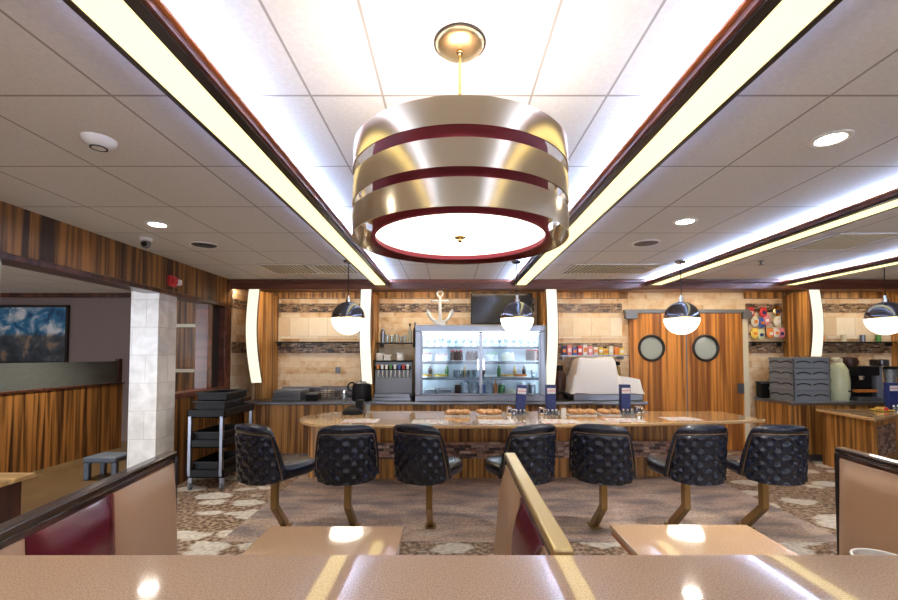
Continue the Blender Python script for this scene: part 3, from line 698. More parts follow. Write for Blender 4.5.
for x, la, m_ in ((-.36, 'yellow pie at the left of the third case shelf', 'pie'), (-.14, 'yellow topped pie second from left on third case shelf', 'yellow'), (.60, 'white bowl shaped pie just right of the centre bar, third shelf', 'whitemat'),
                  (.84, 'golden pie mid right on the third case shelf', 'pie'), (1.04, 'orange pie right of the golden pie on the third case shelf', 'orange')):
    pie((x, CY0 + .22, .84 + SH[1]), la, m_)
t0 = tumbler((.08, CY0 + .2, .84 + SH[1]), 'clear tumbler near the centre bar on the third case shelf', 'clear tumblers inside the display case')
for x in (.17, .26, .35): copy_tree(t0, (x, CY0 + .2, .84 + SH[1]))
copy_tree(t0, (1.22, CY0 + .2, .84 + SH[1]), label='clear tumbler at the right end of the third case shelf')
def jar(loc, label, r=.045, h=.12, mat='bottle_glass', lid='steel', grp=None, name='jar'):
    b = thing(name, loc, label, name, grp)
    MB().lathe([(0, 0), (r, 0), (r, h * .75), (r * .7, h * .9), (0, h * .9)], 20).build('body', mat, b, 50)
    MB().lathe([(0, h * .88), (r * .72, h * .88), (r * .72, h), (0, h)], 20).build('lid', lid, b, 50)
    return b
for x, la in ((-.3, 'steel tub at bottom left inside the display case'), (-.08, 'steel tub second from left at the bottom of the display case')):
    b = thing('food_tub', (x, CY0 + .24, .84 + SH[0]), la, 'tub'); MB().box(-.09, .09, -.1, .1, 0, .07).build('body', 'steel_dark', b, bevel=.01); MB().box(-.095, .095, -.105, .105, .07, .08).build('lid', 'white', b, bevel=.003)
for k, x in enumerate((-.30, -.05, .22, .5, .74, .98, 1.12)):
    b = thing('sauce_bottle', (x, CY0 + .37, .84 + SH[1]), ('dark', 'green', 'amber')[k % 3] + ' bottle at the rear of the third case shelf, ' + ('far left', 'left of centre bar', 'just left of centre bar', 'just right of centre bar', 'behind the golden pie', 'behind the orange pie', 'far right')[k], 'bottle', 'bottles at the rear of the case')
    MB().lathe([(0, 0), (.028, 0), (.028, .11), (.012, .15), (.012, .17), (0, .17)], 16).build('body', ('choc', 'green', 'pie')[k % 3], b, 50); MB().lathe([(0, .17), (.014, .17), (.014, .19), (0, .19)], 12).build('cap', 'white', b, 50)
for k, (x, m_) in enumerate(((.12, 'choc'), (.48, 'blue'), (1.1, 'choc'), (1.24, 'steel_dark'), (.78, 'green'))):
    b = thing('storage_jar', (x, CY0 + .36, .84 + SH[0]), ('dark brown', 'blue', 'brown', 'grey', 'green')[k] + ' lidded jar at the bottom rear of the case, ' + ('left half', 'by the centre bar', 'second from right', 'far right', 'behind the amber bottle')[k], 'jar', 'jars at the bottom rear of the case')
    MB().lathe([(0, 0), (.05, 0), (.05, .11), (.04, .13), (0, .13)], 18).build('body', m_, b, 50); MB().lathe([(0, .13), (.043, .13), (.04, .155), (0, .16)], 16).build('lid', 'white', b, 50)
j0 = jar((.24, CY0 + .15, .84 + SH[0]), 'tall clear glass jar at the bottom of the case beside the centre bar', .045, .2, grp='tall glass jars at the bottom of the case')
copy_tree(j0, (.36, CY0 + .15, .84 + SH[0])); copy_tree(j0, (.57, CY0 + .15, .84 + SH[0]), label='tall clear glass jar just right of the centre bar, bottom of case')
cake((.92, CY0 + .24, .84 + SH[0]), 'cream', 'whitemat', 'pale cake at the bottom right of the display case', .1, .07)
b = thing('wine_bottle', (.68, CY0 + .3, .84 + SH[0]), 'amber bottle lying upright at the bottom right half of the case', 'bottle')
MB().lathe([(0, 0), (.03, 0), (.03, .12), (.012, .16), (.012, .2), (0, .2)], 18).build('body', 'orange', b, 50)
MB().lathe([(0, .2), (.014, .2), (.014, .215), (0, .215)], 14).build('cap', 'steel', b, 50)

# ---------------------------------------------------------------- soda machine and glasses above it
sm = thing('soda_machine', (-.83, 6.3, .84), 'steel soda machine with a black tap bar and row of white nozzles', 'drinks machine')
MB().box(-.29, .27, .12, .29, 0, .56).build('body', 'steel_dark', sm, bevel=.01)
MB().box(-.29, .27, -.10, .12, 0, .05).box(-.27, .25, -.08, .11, .05, .10).build('drip_tray', 'steel', sm, bevel=.006)
MB().box(-.27, .25, -.02, .12, .44, .50).build('tap_bar', 'black', sm, bevel=.01)
MB().box(-.29, .27, .0, .29, .56, .58).build('top_plate', 'black', sm)
for k in range(8):
    x = -.22 + k * .062
    q = MB().tube([(x, .03, .44), (x, .03, .36), (x, .06, .33)], .011, 8).build('nozzle', 'whitemat', sm, 50)
    MB().box(x - .018, x + .018, -.03, -.02, .455, .52).build('flavour_badge', ('orange', 'white', 'white', 'green', 'white', 'blue', 'red', 'white')[k], sm, bevel=.003)
for x, s_, la in ((-1.04, .1, 'white carton of cups at left on top of the soda machine'), (-.93, .07, 'low white carton in the middle on top of the soda machine'), (-.74, .1, 'white carton of cups right of centre on the soda machine')):
    b = thing('carton', (x, 6.4, 1.42), la, 'carton'); MB().box(-.045, .05, -.06, .06, 0, s_).build('body', 'paper', b, bevel=.004); MB().box(-.05, .055, -.065, .065, s_, s_ + .012).build('lid', 'white', b)
for k, (x, h, mt) in enumerate(((-1.04, .22, 'steel'), (-.97, .12, 'bottle_glass'), (-.90, .11, 'bottle_glass'), (-.83, .13, 'bottle_glass'), (-.76, .10, 'bottle_glass'), (-.70, .12, 'bottle_glass'))):
    if k == 0:
        b = thing('cocktail_shaker', (x, 6.65, 1.69), 'tall steel shaker at the left end of the black glass shelf', 'shaker')
        MB().lathe([(0, 0), (.032, 0), (.04, .14), (.03, .19), (.015, .2), (.015, .22), (0, .22)], 20).build('body', 'steel', b, 50); MB().lathe([(0, .22), (.017, .22), (.014, .24), (0, .245)], 16).build('cap', 'chrome', b, 50)
    else:
        g = 'clear tumblers on the black shelf above the soda machine'
        tumbler((x, 6.65, 1.69), 'clear tumbler on the black shelf above the soda machine', g, .03, h)
b = thing('bottle', (-.62, 6.65, 1.69), 'tall clear bottle with dark cap at right end of the black glass shelf', 'bottle')
MB().lathe([(0, 0), (.035, 0), (.035, .17), (.014, .22), (.014, .27), (0, .27)], 18).build('body', 'bottle_glass', b, 50); MB().lathe([(0, .26), (.016, .26), (.016, .3), (0, .3)], 14).build('cap', 'black', b, 50)
b = thing('bottle', (-.54, 6.65, 1.69), 'tall black bottle touching the display case side on the glass shelf', 'bottle')
MB().lathe([(0, 0), (.032, 0), (.032, .2), (.014, .25), (.014, .3), (0, .3)], 18).build('body', 'black', b, 50); MB().lathe([(0, .3), (.016, .3), (.016, .32), (0, .32)], 14).build('cap', 'steel', b, 50)

# ---------------------------------------------------------------- equipment on the left part of the back counter
g = thing('griddle', (-2.35, 6.35, .84), 'flat steel griddle with grey lid at the left end of the back counter', 'griddle')
MB().box(-.2, .2, -.15, .25, 0, .12).build('body', 'steel_dark', g, bevel=.01); MB().box(-.2, .2, -.12, .25, .12, .15).build('lid', 'crate', g, bevel=.01); MB().tube([(-.12, -.17, .07), (.12, -.17, .07)], .01).build('handle', 'steel', g)
g = thing('dish_rack', (-1.72, 6.4, .84), 'chrome wire rack of stacked dishes on the back counter left of black kettle', 'rack')
r_ = MB()
for z in (.02, .1, .18): r_.tube([(-.24, -.14, z), (.24, -.14, z), (.24, .2, z), (-.24, .2, z), (-.24, -.14, z)], .005, 6)
for k in range(9): r_.tube([(-.24 + k * .06, -.14, 0), (-.24 + k * .06, -.14, .18)], .004, 6)
r_.build('wire_frame', 'chrome', g)
for k, z in enumerate((.03, .06, .09, .12)): MB().lathe([(0, z), (.07, z), (.1, z + .015), (.07, z + .01), (0, z + .01)], 24, c=(-.1, .03, 0)).build('dish', 'white', g, 50)
for k, z in enumerate((.03, .06, .09)): MB().lathe([(0, z), (.05, z), (.08, z + .02), (.05, z + .01), (0, z + .01)], 24, c=(.12, .03, 0)).build('dish', 'steel', g, 50)
g = thing('steam_pan', (-2.0, 6.3, .84), 'dark low pan with lid between griddle and wire rack', 'pan')
MB().box(-.08, .08, -.1, .15, 0, .09).build('body', 'black', g, bevel=.01); MB().box(-.085, .085, -.105, .155, .09, .11).build('lid', 'steel_dark', g, bevel=.004)
g = thing('electric_kettle', (-1.28, 6.25, .84), 'black ribbed kettle on the back counter beneath the second bowed light', 'kettle')
MB().lathe([(0, 0), (.13, 0), (.14, .03), (.135, .2), (.12, .25), (0, .26)], 28).build('body', 'black', g, 50)
MB().torus((-.14, 0, .2), .06, .012, Matrix.Rotation(R(90), 3, 'X')).build('handle', 'black', g, 60)
MB().lathe([(0, .25), (.09, .255), (.07, .28), (.02, .285), (.02, .3), (0, .3)], 24).build('lid', 'steel_dark', g, 50)
g = thing('sugar_dispenser', (-1.52, 6.22, .84), 'small glass sugar pourer left of the black kettle', 'dispenser')
MB().lathe([(0, 0), (.035, 0), (.035, .1), (.03, .12), (0, .12)], 18).build('body', 'bottle_glass', g, 50); MB().lathe([(.031, .12), (.028, .15), (0, .16)], 18).build('cap', 'chrome', g, 50)

# ---------------------------------------------------------------- machine under white cover, right of the case
wm = thing('covered_machine', (2.28, 6.38, .84), 'wide machine under a white cloth cover, below the snack shelf', 'covered machine')
MB().box(-.50, .50, -.16, .34, 0, .10).build('steel_base', 'steel', wm, bevel=.01)
NX, NY = 40, 20; cb = MB(); bm = cb.bm; gr = []
for j in range(NY + 1):
    row = []
    for i in range(NX + 1):
        u = i / NX * 2 - 1; v = j / NY * 2 - 1
        x = u * .53; y = .09 + v * .27
        def sm_(t): t = max(0, min(1, t)); return t * t * (3 - 2 * t)
        top = .52 * sm_((1 - abs((x + .14) / .36)) * 3.2) * sm_((1 - abs(v)) * 4)
        low = (.26 - .1 * max(0, x)) * sm_((1 - abs(u)) * 9) * sm_((1 - abs(v)) * 5)
        z = .1 + max(low, top) + .012 * math.sin(9 * x + 5 * y) * (1 if abs(u) < .95 else 0)
        if z < .105: z = .1
        row.append(bm.verts.new((x, y, z)))
    gr.append(row)
for j in range(NY):
    for i in range(NX): bm.faces.new((gr[j][i], gr[j][i + 1], gr[j + 1][i + 1], gr[j + 1][i]))
cb.build('cloth_cover', plain('white_cloth', (.93, .94, .95), .7), wm, 60)
def canister(loc, label, body, lid, r, h, name='coffee_canister', cat='canister'):
    b = thing(name, loc, label, cat); MB().lathe([(0, 0), (r, 0), (r, h * .6), (r * .85, h * .8), (r * .5, h * .85), (0, h * .85)], 24).build('body', body, b, 50); MB().lathe([(0, h * .84), (r * .6, h * .84), (r * .6, h), (0, h)], 24).build('lid', lid, b, 50); return b
canister((1.68, 6.62, .84), 'black and brown coffee grinder left of the white covered machine', 'choc', 'black', .09, .5, 'coffee_grinder', 'grinder')
b = thing('soup_kettle', (2.66, 6.70, 1.10), 'dark round soup kettle right behind the white covered machine', 'kettle')
b.location = (2.62, 6.745, .84); MB().lathe([(0, 0), (.05, 0), (.05, .46), (.03, .5), (0, .5)], 20).build('body', 'bronze', b, 50); MB().lathe([(0, .5), (.045, .5), (.04, .55), (0, .56)], 20).build('lid', 'black', b, 50)
b = thing('spray_hose', (1.62, 6.3, .84), 'curved black hose on the back counter left of the white cover', 'hose')
MB().torus((0.0, 0, .0), .12, .018, Matrix.Rotation(R(90), 3, 'X'), a0=R(5), a1=R(150)).build('hose', 'black', b, 60); MB().box(.09, .15, -.03, .03, 0, .03).build('foot', 'black', b, bevel=.004)
# snacks on the steel shelf
cols = ['navy', 'pink', 'blue', 'red', 'paper', 'pink', 'paper', 'yellow', 'yellow', 'cream', 'orange', 'yellow']
words = ['navy', 'pink', 'blue', 'red', 'white', 'pink', 'white', 'yellow', 'yellow', 'cream', 'orange', 'yellow']
for k in range(12):
    x = 1.76 + k * .08
    b = thing('snack_box', (x, 6.66, 1.50), '%s snack box on the steel shelf, %s' % (words[k], ['at its left end', 'second from its left end', 'third from its left end', 'fourth from its left end', 'fifth from its left end', 'sixth from its left end', 'sixth from its right end', 'fifth from its right end', 'fourth from its right end', 'third from its right end', 'second from its right end', 'at its right end'][k]), 'box', 'boxes on the steel snack shelf')
    h = (.13, .15, .12, .14, .16, .13, .12, .12, .1, .14, .12, .11)[k]
    MB().box(-.033, .033, -.05, .05, 0, h).build('carton', cols[k], b, bevel=.003); MB().box(-.025, .025, -.053, -.05, h * .3, h * .7).build('front_label', 'paper' if k % 2 else 'orange', b)

# ---------------------------------------------------------------- hanging snacks in the bay right of the doors
rack = thing('snack_rack', (4.99, 6.83, 1.75), 'wire rack of colourful snack bags on the tile wall right of the doors', 'rack')
rk = MB()
for z in (.08, .27, .46): rk.tube([(-.28, -.015, z), (.3, -.015, z)], .005, 6)
for x in (-.26, 0.02, .28): rk.tube([(x, -.015, 0), (x, -.015, .5)], .005, 6)
rk.build('wire_grid', 'blackm', rack)
sn = [('red', -.24, .36, 'red'), ('cream', -.17, .22, 'cream'), ('red', -.03, .36, 'red'), ('pink', .02, .24, 'pink'), ('blue', -.06, .2, 'blue'), ('brass', .2, .38, 'gold'), ('cream', .2, .22, 'cream'), ('yellow', -.18, .03, 'yellow'), ('greygreen', -.08, .01, 'pale green'), ('orange', .08, .03, 'orange'), ('paper', .18, .04, 'white'), ('pink', .26, .03, 'pink')]
pos = ['top left', 'second row left, tall', 'top centre', 'second row centre', 'second row centre-left', 'top right', 'second row right', 'bottom row far left', 'bottom row second from left', 'bottom row middle', 'bottom row second from right', 'bottom row far right']
for k, (m_, x, z, wd) in enumerate(sn):
    b = thing('snack_bag', (4.99 + x * .95, 6.79, 1.75 + z), '%s snack bag hanging on the wire rack, %s' % (wd, pos[k]), 'snack bag', 'snack bags hung right of the doors')
    MB().ball((0, 0, .06), .062, (1, .3, 1.3)).box(-.05, .05, -.004, .004, .125, .145).build('pouch', m_, b, 50)
    MB().box(-.026, .026, -.024, -.018, .035, .08).build('label_patch', ('paper', 'orange', 'navy')[k % 3], b)

# ---------------------------------------------------------------- right back counter
def crate_stack():
    def crate(z, label):
        b = thing('bread_crate', (4.88, 6.12, z), label, 'crate', 'grey stacked crates')
        h = .152
        f = MB().box(0, .52, 0, .018, 0, h).box(0, .52, .452, .47, 0, h).box(0, .018, 0, .47, 0, h).box(.502, .52, 0, .47, 0, h).box(0, .52, 0, .47, 0, .012)
        f.build('body', 'crate', b, bevel=.004)
        MB().box(-.008, .528, -.008, .478, h - .022, h).box(-.008, .528, -.008, .478, .0, .012).build('rim', 'crate', b, bevel=.004)
        s1 = MB(); bm = s1.bm
        # wavy hand slots: front and left side
        for side in (0, 1):
            L = .52 if side == 0 else .47
            for (c0, wv) in ((L * .27, .10), (L * .73, .10)):
                pts = []
                for q in range(9):
                    t = q / 8 * 2 - 1; pts.append((c0 + t * wv, .075 + .022 * (1 - t * t)))
                p3 = [(x, -.002, zz) if side == 0 else (-.002, x, zz) for x, zz in pts]
                s1.tube(p3, .008, 6)
        s1.build('hand_slots', 'black', b)
        return b
    z = .84; lab = ['lowest of the grey crates stacked on the steel counter', 'second grey crate from the bottom of the stack', 'second grey crate from the top of the stack', 'topmost grey crate of the stack']
    b0 = crate(z, lab[0])
    for k in (1, 2, 3): copy_tree(b0, (4.88, 6.12, z + .158 * k), label=lab[k])
crate_stack()
b = thing('napkin_bin', (4.93, 6.72, .84), 'small black open bin between the wooden doors and the grey crates', 'bin')
MB().box(-.12, .10, -.06, .06, 0, .02).box(-.12, .10, -.06, -.05, 0, .24).box(-.12, .10, .05, .06, 0, .24).box(-.12, -.11, -.06, .06, 0, .24).box(.09, .10, -.06, .06, 0, .24).build('body', 'black', b, bevel=.004); MB().box(-.125, .105, -.065, -.05, .22, .25).box(-.125, .105, .05, .065, .22, .25).build('rim', 'steel_dark', b)
b = thing('urn', (5.70, 6.35, .84), 'pale green rounded coffee machine right of the grey crates', 'coffee machine')
MB().lathe([(0, 0), (.13, 0), (.145, .08), (.15, .3), (.13, .45), (.08, .54), (0, .56)], 32).build('body', 'greygreen', b, 50)
MB().lathe([(0, .55), (.07, .545), (.07, .6), (.03, .63), (0, .63)], 24).build('lid', 'cream', b, 50); MB().tube([(.04, -.14, .14), (.04, -.2, .13), (.04, -.2, .1)], .012).build('tap', 'black', b, 50)
b.name = 'coffee_urn'
b = thing('espresso_machine', (6.02, 6.32, .84), 'black espresso machine with orange-red cup shelf, right of green machine', 'espresso machine')
MB().box(-.17, .17, 0, .3, 0, .5).build('body', 'black', b, bevel=.015); MB().box(-.16, .16, -.14, 0, 0, .05).build('drip_tray', 'steel_dark', b, bevel=.006); MB().box(-.17, .17, -.12, 0, .36, .5).build('brew_head', 'black', b, bevel=.012)
MB().lathe([(0, .3), (.03, .3), (.04, .36), (0, .36)], 16, c=(-.05, -.06, 0)).build('spout', 'chrome', b, 50); MB().box(-.15, .15, -.1, -.02, .12, .16).build('cup_shelf', 'orange', b, bevel=.01)
MB().lathe([(0, .5), (.1, .5), (.12, .56), (.1, .62), (0, .64)], 24, c=(-.04, .14, 0)).build('hopper', 'choc', b, 50)
b = thing('milkshake_mixer', (6.28, 6.3, .84), 'grey upright milkshake mixer beside the black espresso machine', 'mixer')
MB().box(-.05, .05, 0, .08, 0, .56).build('column', 'crate', b, bevel=.012); MB().box(-.08, .08, -.12, .1, 0, .03).build('base', 'steel_dark', b, bevel=.008); MB().box(-.06, .06, -.1, .1, .5, .6).build('motor_head', 'steel', b, bevel=.02)
bl = thing('blender', (6.48, 6.35, .84), 'glass blender jug right of the grey mixer', 'blender', 'glass blenders on the right back counter')
MB().lathe([(0, 0), (.09, 0), (.08, .14), (.06, .16), (0, .16)], 24).build('motor_base', 'steel', bl, 50); MB().lathe([(.05, .16), (.075, .45), (.07, .45), (.045, .17), (0, .17)], 24).build('jug', 'bottle_glass', bl, 50); MB().lathe([(0, .45), (.078, .45), (.07, .49), (0, .5)], 24).build('lid', 'black', bl, 50)
copy_tree(bl, (6.72, 6.4, .84), label='glass blender jug second right of the grey mixer')
for x, m_, la in ((5.86, 'orange', 'orange can on dark shelf behind the green coffee machine'), (6.2, 'cream', 'cream can on the dark far right shelf'), (6.5, 'steel', 'steel can on the dark far right shelf'), (6.75, 'green', 'green can on the dark far right shelf')):
    b = thing('can', (x, 6.77, 1.71), la, 'can'); MB().lathe([(0, 0), (.035, 0), (.035, .1), (0, .1)], 20).build('body', m_, b, 50); MB().lathe([(0, .1), (.034, .1), (.034, .106), (0, .106)], 20).build('lid', 'steel', b, 50)

# near right counter corner
nc = thing('side_counter', (0, 0, 0), 'tan topped side counter with wood face and mosaic panel at the right', 'counter')
MB().prism([(4.96, 5.05), (5.9, 5.62), (6.9, 6.0), (5.06, 5.98)], .72, .76).build('countertop', 'bar_top', nc, bevel=.008)
MB().prism([(5.08, 5.20), (5.85, 5.68), (6.6, 5.97), (5.12, 5.96)], 0, .72).build('body', 'zebra_bar', nc)
mm = MB(); mm.prism([(5.14, 5.225), (5.80, 5.637), (5.795, 5.655), (5.13, 5.24)], .25, .62); mm.build('mosaic_panel', 'bar_mosaic', nc)
MB().box(5.05, 5.10, 5.16, 5.21, 0, .72, None).build('corner_post', 'zebra_bar', nc)
b = thing('pastry_plate', (5.72, 5.72, .76), 'yellow plate of food on the side counter at the right', 'plate'); plate(b, .12, 'dish', 'yellow')
MB().ball((-.03, 0, .03), .05, (1.2, 1, .5)).ball((.05, .02, .03), .04, (1, 1, .6)).build('food', 'pie', b, 60); MB().ball((.0, -.05, .03), .025).build('garnish', 'red', b, 60)

# ---------------------------------------------------------------- lunch counter
def arc(cx, cy, rx, ry, a0, a1, n): return [(cx + rx * math.cos(a0 + (a1 - a0) * i / n), cy + ry * math.sin(a0 + (a1 - a0) * i / n)) for i in range(n + 1)]
lc = thing('lunch_counter', (0, 0, 0), 'long tan topped lunch counter with rounded left end and wood base', 'counter')
top = arc(-1.15, 5.15, .62, .56, R(90), R(270), 20) + [(-.5, 4.57), (.5, 4.56), (1.3, 4.62), (2.1, 4.71), (3.0, 4.84), (3.63, 4.97), (3.56, 5.70)]
MB().prism(top[::-1], .722, .76).build('countertop', 'bar_top', lc, bevel=.01)
base = arc(-1.25, 5.35, .5, .12, R(180), R(270), 10) + [(3.3, 5.37), (3.45, 5.42), (3.38, 5.64), (-1.75, 5.64)]
MB().prism(base, .004, .722).build('body', 'zebra_bar', lc)
MB().extr([(5.205, .26), (5.23, .26), (5.23, .45), (5.205, .45)], 'x', -1.25, 3.25).build('mosaic_band', 'bar_mosaic', lc)
for o in kids(lc):
    if o.name.startswith('mosaic'): o.rotation_euler = (0, 0, R(1.75)); o.location = (.16, .0, 0)

# items on the lunch counter
CT = .76
def placemat(x, y, label, k):
    o = tag(MB().prism([(x - .2, y - .14), (x + .2, y - .14), (x + .2, y + .14), (x - .2, y + .14)], CT + .0005, CT + .003).build('placemat', 'placemat'), label, 'placemat', 'paper placemats on the lunch counter')
    b = thing('cutlery_roll', (x + .13, y, CT + .003), 'cutlery laid in a napkin, ' + label.replace('printed paper placemat', 'on the placemat'), 'cutlery', 'cutlery sets on the lunch counter')
    MB().box(-.035, .035, -.1, .1, 0, .004).build('napkin', 'paper', b)
    MB().box(-.022, -.014, -.09, .03, .004, .007).box(-.026, -.010, .03, .09, .004, .008).build('fork', 'chrome', b, bevel=.001)
    MB().box(.010, .018, -.09, -.01, .004, .007).box(.008, .022, -.01, .09, .004, .007).build('knife', 'chrome', b, bevel=.001)
for k, (x, y, wd) in enumerate(((-1.0, 4.86, 'before the second stool from left'), (-.22, 4.80, 'before the third stool from left'), (.52, 4.80, 'before the middle stool'), (1.22, 4.82, 'before the third stool from right'), (1.98, 4.92, 'before the second stool from right'), (2.68, 5.02, 'near the right end, before the rightmost stool'))):
    placemat(x, y, 'printed paper placemat ' + wd, k)
def pastry_tray(x, y, w_, label, n_, seed, g='trays of pastries along the counter'):
    b = thing('pastry_tray', (x, y, CT), label, 'tray', g)
    MB().box(-w_ / 2, w_ / 2, -.12, .12, 0, .012).build('tray', 'white', b, bevel=.005)
    random.seed(seed)
    k = 0
    for j in range(2):
        for i in range(n_):
            px = -w_ / 2 + .06 + i * (w_ - .12) / max(1, n_ - 1) + random.uniform(-.01, .01); py = -.05 + .09 * j
            s = .055
            o = tag(MB().torus((0, 0, 0), s * .6, s * .5, Matrix.Diagonal((1.15, .9, 1.0)), 18, 8, R(200), R(500)).build('pastry', 'pastry', None, 60, loc=(x + px, y + py, CT + .012 + .0275)),
                    'brown baked pastry on the ' + label.split('pastry tray ')[1].strip() + ' tray', 'pastry', 'pastries on trays')
            o.rotation_euler = (0, 0, random.uniform(-1, 1)); k += 1
pastry_tray(at_y(457, 5.35), 5.32, .30, 'white pastry tray left of centre on the counter', 3, 1)
pastry_tray(at_y(486, 5.35) + .03, 5.34, .30, 'white pastry tray in front of the case middle', 3, 2)
pastry_tray(at_y(580, 5.35), 5.36, .34, 'white pastry tray left of the two navy dispensers', 3, 3)
pastry_tray(at_y(607, 5.35) + .02, 5.38, .24, 'white pastry tray beside the right navy dispenser', 2, 4)
def caddy(x, y, label, tilt=0):
    b = thing('napkin_dispenser', (x, y, CT), label, 'dispenser', 'navy dispensers on the counter')
    MB().box(-.09, .09, -.05, .07, 0, .012).build('base', 'steel', b, bevel=.004)
    T = Matrix.Translation((0, .02, 0)) @ Matrix.Rotation(R(tilt), 4, 'Y')
    MB().box(-.06, .06, -.04, .04, .07, .37, T).box(-.056, .056, -.035, .035, .012, .07, T).build('navy_body', 'navy', b, bevel=.006)
    MB().box(-.052, .052, -.043, -.04, .26, .33, T).build('white_label', 'paper', b)
    MB().box(-.05, .05, -.044, -.041, .29, .30, T).build('label_stripe', 'pink', b)
    for sx in (-.05, 0, .05):
        q = MB().lathe([(0, .012), (.02, .012), (.018, .07), (0, .07)], 14, c=(sx, -.065, -.012)).build('shaker', 'bottle_glass', b, 50)
        MB().lathe([(0, .07), (.019, .07), (.015, .09), (0, .093)], 14, c=(sx, -.065, -.012)).build('shaker_cap', 'chrome', q, 50)
    return b
caddy(at_y(520, 5.3), 5.35, 'navy dispenser leaning slightly before the display case right door', 5)
caddy(at_y(552, 5.3), 5.37, 'navy dispenser standing below the third bowed light', 0)
caddy(at_y(628, 5.3), 5.40, 'navy dispenser standing left of the wooden doors', 0)
def creamer(x, y, label):
    b = thing('creamer_jug', (x, y, CT), label, 'jug', 'small steel jugs')
    MB().lathe([(0, 0), (.04, 0), (.05, .04), (.035, .08), (.04, .095), (.036, .095), (.03, .08), (0, .07)], 20).build('body', 'chrome', b, 50); MB().torus((.055, 0, .05), .022, .005, Matrix.Rotation(R(90), 3, 'X')).build('handle', 'chrome', b, 60)
caddy(at_y(893, 5.75), 5.78, 'navy dispenser on the side counter at the right picture edge', 0)
creamer(at_y(509, 5.3), 5.3, 'small steel jug left of the leaning navy dispenser'); creamer(at_y(541, 5.3), 5.3, 'small steel jug between the first two navy dispensers'); creamer(at_y(640, 5.3), 5.38, 'small steel jug right of the rightmost navy dispenser')
b = thing('menu_stand', (at_y(562, 5.2), 5.15, CT), 'small white card stand on the counter left of the pastry trays', 'card stand')
MB().box(-.03, .03, -.03, .03, 0, .01).build('foot', 'paper', b); MB().box(-.028, .028, -.004, .004, .01, .11).build('card', 'paper', b)
b = thing('covered_bin', (at_y(353, 5.45), 5.45, CT), 'black domed bin with upright black back near the counter rounded end', 'bin')
MB().lathe([(0, 0), (.13, 0), (.125, .03), (.09, .07), (.04, .09), (0, .093)], 28).build('dome', 'black', b, 50)
MB().box(.03, .12, .02, .12, 0, .17).build('upright', 'black', b, bevel=.01)
b = thing('glass_of_water', (at_y(368, 5.4), 5.42, CT), 'pale glass standing right of the black domed bin', 'glass')
MB().lathe([(0, 0), (.03, 0), (.036, .12), (.033, .12), (.027, .01), (0, .01)], 20).build('tumbler', 'bottle_glass', b, 50)

